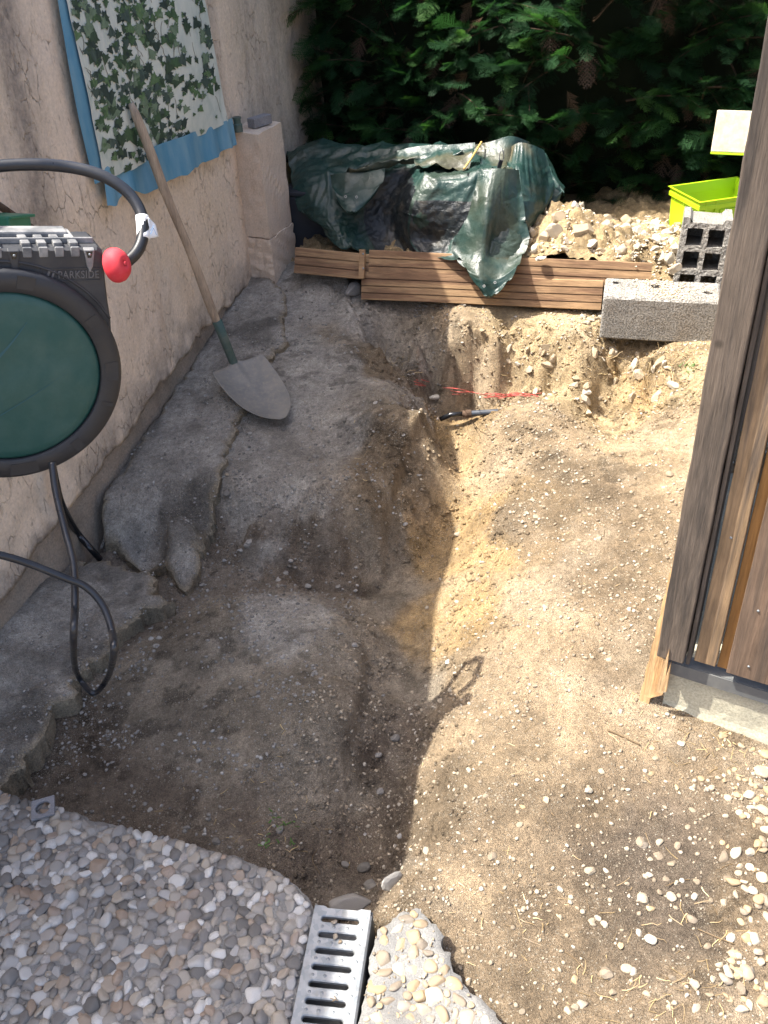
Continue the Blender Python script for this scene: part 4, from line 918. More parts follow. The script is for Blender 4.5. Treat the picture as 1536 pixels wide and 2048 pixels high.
for i in range(230):
    u = r.uniform(.6, 1.9); of = r.uniform(.085 if u < 1.2 else .03, .75); s = .010+.024*r.random()**1.5; q = B0+u*BD+of*BN
    zz = float(bank_h(np.array(u), np.array(of)))
    if u > 1.2: zz = min(zz, .25+of*.75)
    o = bpy.data.objects.new('rock', RM[int(r.integers(10))]); COL.objects.link(o); o.parent = bank; o.location = (q[0], q[1], zz+s*.5); o.scale = (s, s*.9, s*.8); o.rotation_euler = tuple(r.uniform(0, 6, 3))
n = 5200; u = r.uniform(.3, 2.1, n); of = r.uniform(.02, .9, n); of = np.where((u < 1.19) & (of < .075), of+.08, of); zz = bank_h(u, of); zz = np.where(u > 1.2, np.minimum(zz, .25+of*.75), zz); q = B0[None]+u[:, None]*BD+of[:, None]*BN
o = merge(ANGSH, np.column_stack([q, zz+.006]), .0035+.008*r.random(n)**2.5, r.uniform(0, 6, n), r.normal(0, .5, n), r.random(n), 'rubble_bits', M_ROKS); o.parent = bank; tag(o, kind='stuff')
# pebbly spill at the foot of the boards, beside the block
for i in range(26):
    p = drop(r.uniform(1150, 1205), r.uniform(618, 650)); singles(SM, [p+np.array([0, 0, .005])], [r.uniform(.006, .015)], [i], [.2], 'stone', ground)
for i in range(12):
    p = drop(r.uniform(590, 980), r.uniform(560, 640)); singles(SMG, [p+np.array([0, 0, .005])], [r.uniform(.008, .018)], [i], [.2], 'stone', ground)
# clods in the cut face below the block
for i in range(48):
    p = drop(r.uniform(960, 1360), r.uniform(700, 790)); s = r.uniform(.010, .028); o = bpy.data.objects.new('clod', RM[int(r.integers(10))]); COL.objects.link(o); o.parent = ground; o.location = (p[0], p[1], p[2]); o.scale = (s*1.3, s, s*.8); o.rotation_euler = tuple(r.uniform(0, 6, 3))
# short grey pipe end on the rubble
p = bankpt(1118, 412); mb = MB(); c0 = Vector((p[0], p[1], p[2]+.035)); dv = Vector((.95, .25, -.05)).normalized()*.075; ring_ = []
def pipe(name, pts, ro, ri, mat, n=20):
    pts = [Vector(q) for q in pts]; mb = MB(); mb.tube(pts, ro, n, cap=False); k = len(mb.v); mb.tube(pts, ri, n, cap=False); N = len(pts)
    for j in range(n):
        j2 = (j+1) % n; mb.f.append((j, j2, k+j2, k+j)); e = (N-1)*n; mb.f.append((e+j2, e+j, k+e+j, k+e+j2))
    return mb.build(name, mat, smooth=False)
tag(pipe('pipe_offcut', [c0-dv*.5, c0+dv*.6], .013, .0105, M_PIPEG), 'short grey pipe offcut lying on top of the rubble beside the tarpaulin', 'pipe')

# ------------------------------------------------------------------ tarpaulin over the stacked things
bin_ = empty('storage_box', tuple(brd(660, 472, .46))); bin_.rotation_euler = (0, 0, BROT)
tag(bin_, 'dark navy plastic box in the shade under the left end of the green tarpaulin', 'box')
mb = MB(); mb.box((0, .02, .06), (.34, .26, .33), taper=1.04); mb.build('body', M_DARKBIN, bin_, bev=.012)
mb = MB(); mb.box((0, .02, .236), (.37, .29, .02)); mb.build('rim', M_DARKBIN, bin_, bev=.005)
# control net: (photo x, photo y, distance behind the board plane)
TX = [
 [(570, 350, .95), (600, 330, .95), (650, 330, .95), (705, 330, .95), (765, 330, .95), (820, 330, .95), (880, 330, .95), (930, 330, .95), (985, 330, .95), (1020, 330, .95), (1060, 340, .95), (1100, 350, .95), (1128, 390, .85)],
 [(574, 302, .62), (600, 283, .68), (645, 275, .72), (705, 280, .70), (765, 282, .68), (820, 279, .66), (880, 282, .66), (925, 286, .64), (985, 278, .64), (1022, 272, .64), (1052, 287, .62), (1092, 306, .60), (1126, 368, .50)],
 [(580, 335, .50), (608, 312, .55), (650, 305, .58), (705, 306, .57), (762, 308, .56), (815, 300, .55), (870, 305, .50), (925, 312, .46), (975, 305, .46), (1015, 300, .48), (1055, 312, .50), (1095, 345, .48), (1127, 374, .44)],
 [(585, 360, .40), (612, 345, .40), (655, 340, .42), (705, 345, .41), (765, 336, .40), (820, 325, .42), (850, 343, .24), (900, 340, .22), (960, 337, .22), (1010, 336, .23), (1048, 342, .30), (1092, 375, .40), (1124, 382, .42)],
 [(592, 395, .33), (620, 392, .30), (655, 390, .30), (705, 400, .31), (750, 385, .36), (800, 365, .36), (826, 385, .17), (885, 385, .16), (945, 388, .15), (1000, 385, .16), (1045, 390, .22), (1080, 395, .33), (1112, 400, .40)],
 [(604, 420, .30), (628, 425, .26), (660, 430, .23), (705, 436, .25), (745, 425, .31), (785, 408, .31), (818, 425, .15), (875, 430, .14), (935, 430, .12), (995, 440, .10), (1050, 435, .16), (1072, 425, .28), (1092, 412, .36)],
 [(640, 440, .25), (655, 450, .20), (680, 458, .17), (712, 463, .19), (755, 458, .26), (790, 455, .27), (815, 462, .16), (870, 470, .15), (915, 470, .10), (985, 480, .05), (1048, 470, .10), (1060, 455, .22), (1072, 440, .30)],
 [(652, 462, .20), (668, 474, .15), (695, 482, .12), (730, 488, .14), (770, 490, .18), (805, 490, .18), (835, 492, .11), (875, 494, .08), (912, 502, .04), (975, 515, .0), (1040, 500, .06), (1046, 480, .18), (1054, 462, .26)],
 [(660, 470, .18), (676, 484, .12), (702, 492, .09), (738, 497, .09), (778, 500, .11), (812, 501, .11), (845, 502, .07), (878, 504, .045), (918, 514, -.005), (975, 535, -.035), (1036, 512, .03), (1042, 494, .14), (1050, 474, .22)],
]
G = np.array([[brd(*q) for q in row] for row in TX]); nR, nC = G.shape[:2]
def cr1(A, n):
    """Catmull-Rom along axis 0"""
    Q = np.concatenate([2*A[:1]-A[1:2], A, 2*A[-1:]-A[-2:-1]]); out = []
    for i in range(1, len(Q)-2):
        for k in range(n):
            t = k/n; a, b, c, d = Q[i-1], Q[i], Q[i+1], Q[i+2]; out.append(.5*((2*b)+(-a+c)*t+(2*a-5*b+4*c-d)*t*t+(-a+3*b-3*c+d)*t**3))
    out.append(A[-1]); return np.array(out)
def relax(P, pin, it=70, stretch=1.05, seed=1, amp=.004, grav=.0003, floor=None):
    """small cloth relaxation: an over-long sheet buckles between its pinned points"""
    r = np.random.default_rng(seed); rest = P.copy(); nr, nc = P.shape[:2]
    lh = np.linalg.norm(P[:, 1:]-P[:, :-1], axis=-1)*stretch; lv = np.linalg.norm(P[1:]-P[:-1], axis=-1)*stretch; ld = np.linalg.norm(P[1:, 1:]-P[:-1, :-1], axis=-1)*stretch
    I, J = np.meshgrid(np.arange(nr), np.arange(nc), indexing='ij')
    e1 = np.roll(P, -1, 1)-np.roll(P, 1, 1); e2 = np.roll(P, -1, 0)-np.roll(P, 1, 0); N_ = np.cross(e1, e2); N_ /= np.linalg.norm(N_, axis=-1)[..., None]+1e-9
    P = P+N_*(amp*2*fbm(J*1., I*1., 9., 4, seed))[..., None]*(1-pin)[..., None]; w = (1-pin)
    prev = P.copy()
    for k in range(it):
        nxt = P+(P-prev)*.90; nxt[..., 2] -= grav*(w > 0); prev = P; P = nxt*w[..., None]+P*(1-w[..., None])
        for sub in range(3):
            for (L, ax) in ((lh, 1), (lv, 0)):
                for par in (0, 1):
                    if ax == 1: A, B, l, wa, wb = P[:, par:-1:2], P[:, par+1::2], L[:, par::2], w[:, par:-1:2], w[:, par+1::2]
                    else: A, B, l, wa, wb = P[par:-1:2], P[par+1::2], L[par::2], w[par:-1:2], w[par+1::2]
                    d = B-A; n = np.linalg.norm(d, axis=-1)+1e-9; s = wa+wb+1e-9; cor = ((n-l)/n/s)[..., None]*d*.9; A += cor*wa[..., None]; B -= cor*wb[..., None]
            A, B = P[:-1, :-1], P[1:, 1:]; d = B-A; n = np.linalg.norm(d, axis=-1)+1e-9; cor = np.clip((n-ld)/n, -.2, .2)[..., None]*d*.2; P[:-1, :-1] += cor*w[:-1, :-1, None]; P[1:, 1:] -= cor*w[1:, 1:, None]
            # bending: stay near the average of neighbours, and near the modelled shape
            av = (P[:-2, 1:-1]+P[2:, 1:-1]+P[1:-1, :-2]+P[1:-1, 2:])/4; P[1:-1, 1:-1] += (av-P[1:-1, 1:-1])*.035*w[1:-1, 1:-1, None]
        P += (rest-P)*.012*w[..., None]
    return P
Pm = cr1(G, 11); Pm = np.swapaxes(cr1(np.swapaxes(Pm, 0, 1), 11), 0, 1); nr, nc = Pm.shape[:2]
pin = np.zeros((nr, nc)); pin[0] = 1
for i in range(nR):
    for j in range(nC):
        if (i, j) in ((1, 0), (1, 2), (1, 4), (1, 6), (1, 9), (1, 11), (1, 12), (3, 6), (3, 8), (3, 9), (3, 2), (8, 0), (8, 2), (8, 4), (8, 6), (8, 8), (8, 12), (5, 12), (5, 6), (6, 9), (3, 12), (8, 10), (5, 0)): pin[i*11, j*11] = 1
Pm = relax(Pm, pin, 46, 1.055, 4, .007)
tarp = tag(empty('tarpaulin', tuple(brd(850, 450, .3))), 'crumpled dark green tarpaulin draped over a heap and hanging over the wooden boards', 'tarpaulin')
Ii, Jj = np.meshgrid(np.arange(nr), np.arange(nc), indexing='ij'); u01 = Jj/nc
dirtT = sstep(.0, .35, fbm(Jj*1., Ii*1.6, 26., 5, 61))*sstep(.60, .85, u01)*sstep(.05, .3, Ii/nr)*.5+.15*sstep(.1, .35, fbm(Jj*1., Ii*1., 14., 4, 67))
fc = grid_faces(nr, nc); fi, fj = np.meshgrid(np.arange(nr-1), np.arange(nc-1), indexing='ij')
o = mesh_np('sheet', Pm.reshape(-1, 3), fc, M_TARP, col=np.repeat(np.clip(dirtT, 0, 1).reshape(-1, 1), 3, 1), attr='Dirt'); o.data.materials.append(M_TARPSH)
lin = ((fi > 30) & (fi < 84) & (fj > 38+.0*fi) & (fj < 66)) & ~((fi > 36) & (fi < 58) & (fj > 66)) & (fi*1. > 32+.5*np.abs(fj-50))  # fold hollow set near-black, its shade painted on
dark_front = (fi > 44) & (fi < 80) & (fj > 66) & (fj < 92-(fi-44)*.32) & (vnoise(fj, fi, 14., 9) > -.42)
o.data.polygons.foreach_set('material_index', (lin | dark_front).astype(np.int32).ravel()); o.data.update(); wp(o, tarp)
def patch(rows, name, mat, parent, n=10, pins='top', st=1.05, seed=2, amp=.006, it=40, dirt=.25, mat2=None):
    A = np.array([[brd(*q) for q in row] for row in rows]); a, b = A.shape[:2]
    P = np.swapaxes(cr1(np.swapaxes(cr1(A, n), 0, 1), n), 0, 1); pn = np.zeros(P.shape[:2]); pn[0] = 1
    for i in range(a): pn[i*n, 0] = 1; pn[i*n, -1] = 1
    for j in range(b): pn[-1, j*n] = 1
    P = relax(P, pn, it, st, seed, amp); I, J = np.meshgrid(np.arange(P.shape[0]), np.arange(P.shape[1]), indexing='ij')
    dd = np.clip(dirt*2*sstep(-.1, .35, fbm(J*1., I*1.5, 16., 4, seed)), 0, 1)
    o = mesh_np(name, P.reshape(-1, 3), grid_faces(*P.shape[:2]), mat, col=np.repeat(dd.reshape(-1, 1), 3, 1), attr='Dirt'); return wp(o, parent)
# the tail that hangs over the board and ends in a point
patch([[(958, 338, .20), (985, 337, .185), (1010, 337, .19), (1038, 340, .22)],
       [(948, 385, .13), (975, 380, .085), (1005, 385, .12), (1044, 390, .18)],
       [(930, 440, .085), (972, 435, .03), (1000, 440, .09), (1052, 445, .13)],
       [(905, 485, .06), (965, 482, .0), (992, 485, .06), (1058, 478, .09)],
       [(910, 510, .01), (958, 512, -.045), (990, 520, -.02), (1044, 508, .03)],
       [(932, 535, -.05), (960, 540, -.095), (990, 548, -.065), (1035, 530, -.05)],
       [(950, 562, -.09), (966, 566, -.12), (988, 570, -.09), (1016, 560, -.08)],
       [(972, 588, -.12), (976, 590, -.13), (981, 591, -.125), (988, 587, -.12)]], 'hanging_tail', M_TARP, tarp, 9, st=1.02, seed=5, amp=.004, it=30, dirt=.10)
# rolled folds along the crest and the loose fold on the left
patch([[(690, 345, .40), (740, 322, .42), (800, 300, .42), (860, 290, .42), (915, 291, .42)], [(698, 334, .33), (750, 313, .35), (805, 305, .36), (860, 303, .36), (925, 300, .36)], [(700, 352, .35), (745, 335, .36), (800, 322, .38), (850, 318, .38), (905, 330, .38)]], 'rolled_fold', M_TARP, tarp, 9, seed=7)
patch([[(830, 300, .45), (870, 292, .42), (915, 288, .42), (950, 285, .42)], [(828, 318, .34), (868, 305, .32), (912, 306, .33), (945, 300, .36)], [(838, 330, .30), (872, 325, .27), (905, 334, .27), (935, 336, .27)]], 'rolled_fold', M_TARP, tarp, 9, seed=9)
patch([[(945, 290, .46), (985, 282, .44), (1022, 272, .46), (1060, 284, .50)], [(962, 312, .36), (990, 318, .33), (1010, 312, .35), (1030, 320, .40)], [(958, 336, .27), (985, 334, .25), (1010, 334, .25), (1030, 336, .28)]], 'rolled_fold', M_TARP, tarp, 9, seed=11)
patch([[(1015, 300, .44), (1035, 286, .42), (1060, 288, .42), (1088, 300, .46)], [(1014, 325, .33), (1036, 330, .28), (1066, 345, .30), (1108, 360, .40)], [(1022, 370, .22), (1046, 400, .19), (1072, 400, .24), (1100, 400, .36)], [(1030, 430, .14), (1052, 450, .14), (1060, 452, .20), (1074, 438, .28)]], 'rolled_fold', M_TARP, tarp, 9, seed=13, dirt=.5)
patch([[(660, 350, .36), (690, 345, .34), (730, 345, .34), (770, 336, .34)], [(668, 378, .24), (690, 385, .20), (722, 385, .21), (760, 368, .27)], [(674, 396, .20), (692, 408, .15), (716, 406, .16), (742, 392, .24)], [(690, 416, .16), (697, 422, .13), (703, 421, .13), (714, 414, .17)]], 'loose_flap', M_TARP, tarp, 9, seed=15, dirt=.05)
for a_, b_, of in ((691, 393, .125), (713, 394, .135), (968, 572, -.125), (990, 565, -.098)):
    V = [(.006*math.cos(t)*c, 0, .006*math.sin(t)*c) for c in (1., .5) for t in np.linspace(0, 2*math.pi, 14, endpoint=False)]
    F = [(i, (i+1) % 14, 14+(i+1) % 14, 14+i) for i in range(14)]; e = mesh_np('eyelet', V, F, M_BRASS, smooth=False); q = brd(a_, b_, of-.012); e.parent = tarp; e.location = Vector(q)-Vector(tarp.location); e.rotation_euler = (R(-20), 0, BROT)
    md = e.modifiers.new('s', 'SOLIDIFY'); md.thickness = .002
# stick and buckled strap lying on the tarpaulin
a0, a1 = brd(928, 338, .20), brd(963, 284, .42); mb = MB(); mb.tube(spline([a0, (a0+a1)/2+np.array([.004, 0, .004]), a1], 5), .0045, 8); tag(mb.build('bamboo_stick', M_STICK, smooth=True), 'thin yellow stick poking up across the folds of the green tarpaulin', 'stick')
st_ = tag(empty('strap_buckle', tuple(brd(1002, 325, .27))), 'small black strap clip with a metal loop on the tarpaulin beside the yellow stick', 'clip')
mb = MB(); c_ = brd(1003, 312, .27); pts = [c_+np.array([.010*math.cos(t), -.004, .024*math.sin(t)]) for t in np.linspace(0, 2*math.pi, 17)]; mb.tube(pts, .0022, 6, cap=False); wp(mb.build('loop', M_GALV, smooth=True), st_)
mb = MB(); c_ = brd(1000, 328, .26); mb.box(tuple(c_), (.018, .012, .035), rot=Matrix.Rotation(.3, 3, 'Y')); wp(mb.build('clip_body', M_HOSE, bev=.003), st_)

# ------------------------------------------------------------------ concrete blocks
def hollow_block(L, W, H, name, mat):
    """block with its open face (L x H) towards -Y, cells cols x rows"""
    pass
# lying block: solid top with small holes
def grid_box(L, W, H, holes, name, mat, res=.008, amp=.0005, seed=0):
    """solid block 0..L x 0..W x 0..H, round holes in the top"""
    V = []; F = []
    nx, ny, nz_ = int(L/res), int(W/res), int(H/res)
    def face(o, a, b, n, m, hl=None):
        o, a, b = map(np.array, (o, a, b)); i0 = len(V)
        for j in range(m+1):
            for i in range(n+1): V.append(o+a*i/n+b*j/m)
        for j in range(m):
            for i in range(n):
                if hl is not None:
                    c = o+a*(i+.5)/n+b*(j+.5)/m
                    if any(((c[0]-h[0])/h[2])**2+((c[1]-h[1])/h[3])**2 < 1 for h in hl): continue
                k = i0+j*(n+1)+i; F.append((k, k+1, k+n+2, k+n+1))
    face((0, 0, 0), (L, 0, 0), (0, 0, H), nx, nz_); face((L, W, 0), (-L, 0, 0), (0, 0, H), nx, nz_)
    face((0, W, 0), (0, -W, 0), (0, 0, H), ny, nz_); face((L, 0, 0), (0, W, 0), (0, 0, H), ny, nz_)
    face((0, 0, H), (L, 0, 0), (0, W, 0), nx, ny, holes); face((0, W, 0), (L, 0, 0), (0, -W, 0), nx, ny)
    for h in holes:
        i0 = len(V); n = 18
        for z in (H+.0005, H-.05):
            for t in np.linspace(0, 2*math.pi, n, endpoint=False): V.append(np.array([h[0]+h[2]*1.02*math.cos(t), h[1]+h[3]*1.02*math.sin(t), z]))
        for k in range(n): F.append((i0+k, i0+(k+1) % n, i0+n+(k+1) % n, i0+n+k))
        F.append(tuple(i0+n+k for k in range(n)))
    V = np.array(V); e = np.minimum.reduce([V[:, 0], L-V[:, 0]]) ; 
    d = amp*fbm(V[:, 0]*1.3+V[:, 2]*.7, V[:, 1]*1.1-V[:, 2]*.9, .02, 4, seed)*2
    c = np.array([L/2, W/2, H/2]); q = (V-c)/np.array([L/2, W/2, H/2]); aq = np.abs(q); s = np.sort(aq, 1)
    near = sstep(.95, 1.02, s[:, 1]); V = V+np.sign(q)*(aq > .97)*d[:, None] - np.sign(q)*(aq > .97)*(near*.0045*(.6+np.abs(vnoise(V[:, 0]+V[:, 2], V[:, 1], .02, seed))*2))[:, None]
    return mesh_np(name, V, [tuple(f) for f in F], mat, smooth=False)
bA, bB = at(1199, 668, .25), at(1430, 692, .25); bu = nrm((bB-bA)[:2]); Lb = float(np.linalg.norm((bB-bA)[:2]))
blk = grid_box(Lb, .20, .185, [(.045, .15, .016, .013), (Lb*.44, .13, .028, .018), (Lb-.05, .09, .020, .012)], 'concrete_block', M_BLOCK, seed=3)
blk.location = (bA[0], bA[1], .230); blk.rotation_euler = (R(1.), 0, math.atan2(bu[1], bu[0])+R(6))
tag(blk, 'grey concrete block lying on its side on the soil in front of the board end', 'concrete block')
# dirt lying on the block's top
mt_ = blk.location; r = np.random.default_rng(8); n = 420; lx = r.normal(Lb*.5, .05, n); ly = r.uniform(.01, .19, n); lx += .03*np.sin(ly*20)
Vd = np.column_stack([lx, ly, np.full(n, .187)]); o = merge(ANGSH, Vd, .002+.007*r.random(n)**3, r.uniform(0, 6, n), r.normal(0, .4, n), r.random(n), 'soil_crumbs', M_ROKS); o.parent = blk; tag(o, kind='stuff')
# upright block, open cells facing the camera
def cell_block(Wd, Ht, Dp, cols, rows, name, mat):
    V = []; F = []; t = .022; cw = (Wd-t*(cols+1))/cols; ch = (Ht-t*(rows+1))/rows
    xs_ = [0]; 
    for c in range(cols): xs_ += [t+c*(cw+t), t+c*(cw+t)+cw]
    xs_.append(Wd); zs_ = [0]
    for r_ in range(rows): zs_ += [t+r_*(ch+t), t+r_*(ch+t)+ch]
    zs_.append(Ht); mb = MB(); 
    def quad(a, b, c, d, res=.007):
        a, b, c, d = map(np.array, (a, b, c, d)); n = max(1, int(np.linalg.norm(b-a)/res)); m_ = max(1, int(np.linalg.norm(d-a)/res)); vs_ = []; fs_ = []
        for j in range(m_+1):
            for i in range(n+1): u, v = i/n, j/m_; vs_.append((a*(1-u)+b*u)*(1-v)+(d*(1-u)+c*u)*v)
        for j in range(m_):
            for i in range(n): k = j*(n+1)+i; fs_.append((k, k+1, k+n+2, k+n+1))
        mb.add(vs_, fs_)
    for i in range(len(xs_)-1):
        for j in range(len(zs_)-1):
            x0, x1, z0, z1 = xs_[i], xs_[i+1], zs_[j], zs_[j+1]
            if i % 2 == 1 and j % 2 == 1:
                D = Dp-.025; quad((x0, 0, z0), (x1, 0, z0), (x1, D, z0), (x0, D, z0), .02); quad((x0, 0, z1), (x0, D, z1), (x1, D, z1), (x1, 0, z1), .02)
                quad((x0, 0, z0), (x0, D, z0), (x0, D, z1), (x0, 0, z1), .02); quad((x1, 0, z0), (x1, 0, z1), (x1, D, z1), (x1, D, z0), .02); quad((x0, D, z0), (x1, D, z0), (x1, D, z1), (x0, D, z1), .05)
            else: quad((x0, 0, z0), (x1, 0, z0), (x1, 0, z1), (x0, 0, z1))
    quad((0, Dp, 0), (0, 0, 0), (0, 0, Ht), (0, Dp, Ht), .012); quad((Wd, 0, 0), (Wd, Dp, 0), (Wd, Dp, Ht), (Wd, 0, Ht), .012); quad((0, 0, Ht), (Wd, 0, Ht), (Wd, Dp, Ht), (0, Dp, Ht), .012); quad((Wd, Dp, 0), (0, Dp, 0), (0, Dp, Ht), (Wd, Dp, Ht), .03); quad((0, Dp, 0), (Wd, Dp, 0), (Wd, 0, 0), (0, 0, 0), .03)
    V = np.array(mb.v); d = .0035*fbm(V[:, 0]+V[:, 1]*.3, V[:, 2]+V[:, 1]*.5, .012, 3, 4); V[:, 1] += np.where(V[:, 1] < .001, d-.001*0, 0); V[:, 0] += .0028*vnoise(V[:, 2], V[:, 1], .014, 3); V[:, 2] += .0028*vnoise(V[:, 0], V[:, 1], .014, 6)
    ear = (V[:, 2] > Ht-.004) & ((V[:, 0] < .03) | (V[:, 0] > Wd-.03)); V[:, 2] += ear*.018
    return mesh_np(name, V, mb.f, mat, smooth=False)
pu, pv = brd(1368, 432, .06), brd(1470, 432, .06)
blk2 = cell_block(.190, .40, .20, 2, 4, 'concrete_block', M_BLOCK); q = brd(1358, 560, .05)
qq = brd(1362, 440, .05); blk2.location = (qq[0], qq[1], .245); blk2.rotation_euler = (R(-5), R(1.5), BROT-R(3))
tag(blk2, 'grey hollow concrete block standing on end with its open square cells facing the camera', 'concrete block')
# ------------------------------------------------------------------ lime crate
def crate():
    root = empty('plastic_crate', tuple(brd(1360, 458, .46))); q = brd(1392, 462, .46); yw = R(14); root.rotation_euler = (0, 0, yw); root.location = (q[0]+.17*math.cos(yw)-.125*math.sin(yw), q[1]+.17*math.sin(yw)+.125*math.cos(yw), q[2]-.085)
    tag(root, 'bright lime green plastic crate standing on the rubble behind the upright concrete block', 'crate')
    L, W, H, t = .34, .25, .215, .004; mb = MB()
    def wallbox(c, d): mb.box(c, d)
    def ringv(l, w, z): return [(-l/2, -w/2, z), (l/2, -w/2, z), (l/2, w/2, z), (-l/2, w/2, z)]
    levels = [(L*.93, W*.92, 0), (L*.97, W*.96, H*.80), (L*.97, W*.96, H*.80), (L+.008, W+.008, H*.815), (L+.008, W+.008, H*.90), (L+.002, W+.002, H*.905), (L+.004, W+.004, H*.985), (L+.02, W+.02, H*.99), (L+.02, W+.02, H), (L-.002, W-.002, H), (L*.96, W*.95, H*.8), (L*.92, W*.91, .006)]
    V = []; F = []
    for l, w_, z in levels: V += ringv(l, w_, z)
    for i in range(len(levels)-1):
        for k in range(4): k2 = (k+1) % 4; F.append((i*4+k, i*4+k2, (i+1)*4+k2, (i+1)*4+k))
    F.append((3, 2, 1, 0)); e = (len(levels)-1)*4; F.append((e, e+1, e+2, e+3))
    o = mesh_np('tub', V, F, M_LIME, root, smooth=False); b = o.modifiers.new('b', 'BEVEL'); b.width = .003; b.segments = 2; b.limit_method = 'ANGLE'
    for sx_ in (-1, 1):
        for yy in (-.07, 0, .07):
            mb = MB(); mb.box((sx_*(L*.97/2+.001), yy*1.1, H*.87), (.010, .004, H*.2)); mb.build('rib', M_LIME, root, bev=.001)
    for xx in (-.14, -.09, .09, .14):
        mb = MB(); mb.box((xx, -(W*.97/2+.002), H*.80), (.005, .012, H*.34)); mb.build('rib', M_LIME, root, bev=.001)
    mb = MB(); mb.box((0, -(W*.97/2+.001), H*.74), (.12, .006, .012)); mb.box((0, -(W*.97/2+.001), H*.55), (.12, .006, .006)); mb.box((-.06, -(W*.97/2+.001), H*.645), (.006, .006, H*.2)); mb.box((.06, -(W*.97/2+.001), H*.645), (.006, .006, H*.2)); mb.build('handle_frame', M_LIME, root, bev=.001)
    return root
crate()

# ------------------------------------------------------------------ wooden shed on the right
sh = tag(empty('wooden_shed', (.80, 1.72, 0)), 'dark weathered wooden shed corner on a low concrete plinth at the right edge', 'shed')
SC = np.array([.729, 1.750]); SDR = nrm([.257, -.150]); SNR = np.array([SDR[1], -SDR[0]])      # along the front face; out of the face (towards the camera)
SSD = nrm([math.sin(R(27)), math.cos(R(27))])                                                # side wall going back
def spt(u, out, z): q = SC+u*SDR+out*SNR; return (q[0], q[1], z)
def sbox(u0, u1, o0, o1, z0, z1, name, mat, parent=sh, bev=.002, dz=0., n=14, amp=.0015, seed=0):
    """upright board on the shed's front, gently uneven edges"""
    o = rough_block_np(u0, u1, o0, o1, z0, z1, name, mat, n, amp, seed, dz); wp(o, parent)
    if bev: b = o.modifiers.new('b', 'BEVEL'); b.width = bev; b.segments = 2; b.limit_method = 'ANGLE'; b.angle_limit = R(40)
    return o
def rough_block_np(u0, u1, o0, o1, z0, z1, name, mat, n, amp, seed, dz):
    V = []; F = []
    for k in range(n+1):
        z = z0+(z1-z0)*k/n; w1 = amp*float(vnoise(np.array(z), np.array(seed*3.1), .06, seed)); w2 = amp*float(vnoise(np.array(z), np.array(seed*1.7+9), .08, seed))
        for (u, o_, ww) in ((u0, o1, w1), (u1, o1, w2), (u1, o0, w2), (u0, o0, w1)): V.append(spt(u+ww, o_, z + (dz*(u-u0)/(u1-u0) if k == 0 else 0)))
    for k in range(n):
        for i in range(4): j = (i+1) % 4; F.append((k*4+i, k*4+j, k*4+4+j, k*4+4+i))
    F.append((3, 2, 1, 0)); e = n*4; F.append((e, e+1, e+2, e+3)); return mesh_np(name, np.array(V), F, mat, smooth=False)
ZT = 2.35
# plinth
V = []; F = []; pts_ = []; nn2 = 60
us = np.linspace(0.012, 1.5, nn2); zz_ = np.linspace(-.12, .150, 14)
for z in zz_:
    for u in us: V.append(spt(u, .012+.010*float(sstep(.06, .0, z+.04))+.003*float(fbm(np.array(u), np.array(z), .05, 4, 3)), z))
F = [tuple(f) for f in grid_faces(14, nn2)]; b = len(V)
for z in zz_:
    for k in range(20): q = SC+.012*SDR+SSD*(k/19*2.0)+SNR*.012*(1-k/19); V.append((q[0]+.002*math.sin(k*9+z*40), q[1], z))
F += [tuple(b+i for i in f)[::-1] for f in grid_faces(14, 20)]; b2 = len(V)
V += [spt(.012, .012, .150), spt(1.5, .012, .150), tuple((SC+1.5*SDR+SSD*2.0))+(.150,), tuple((SC+SSD*2.0))+(.150,)]; F.append((b2, b2+1, b2+2, b2+3))
wp(mesh_np('plinth', np.array(V), F, M_PLINTH, smooth=False), sh)
# dark strip along the top of the plinth
o = rough_block_np(.0, 1.5, -.02, .020, .1515, .160, 'flashing', M_FLASH, 2, 0, 1, 0); wp(o, sh)
o = rough_block_np(.004, 1.5, .0205, .0235, .118, .1585, 'flashing', M_FLASH, 2, 0, 1, 0); wp(o, sh)
# boards: corner post, board A, recessed orange board, board B, next
sbox(-.020, .050, -.02, .056, .195, ZT, 'corner_post', M_POST, seed=1, n=40, amp=.004, bev=.003)
sbox(.052, .062, -.02, .036, .180, ZT, 'corner_batten', M_POST, seed=2, n=30)
sbox(.071, .124, .000, .030, .195, ZT, 'cladding_board', M_BRDA, seed=3, n=30, amp=.002)
sbox(.127, .165, -.014, .010, .180, ZT, 'inner_board', M_RAWW, seed=4)
sbox(.152, .300, .011, .040, .197, ZT, 'cladding_board', M_BRDB, seed=5, n=30, dz=.0)
sbox(.304, .345, -.014, .010, .180, ZT, 'inner_board', M_RAWW, seed=6)
sbox(.330, .480, .011, .040, .197, ZT, 'cladding_board', M_BRDB, seed=7)
for k in range(6): sbox(.482+k*.17, .482+k*.17+.165, -.012, .030, .195, ZT, 'cladding_board', M_BRDB, seed=9+k)
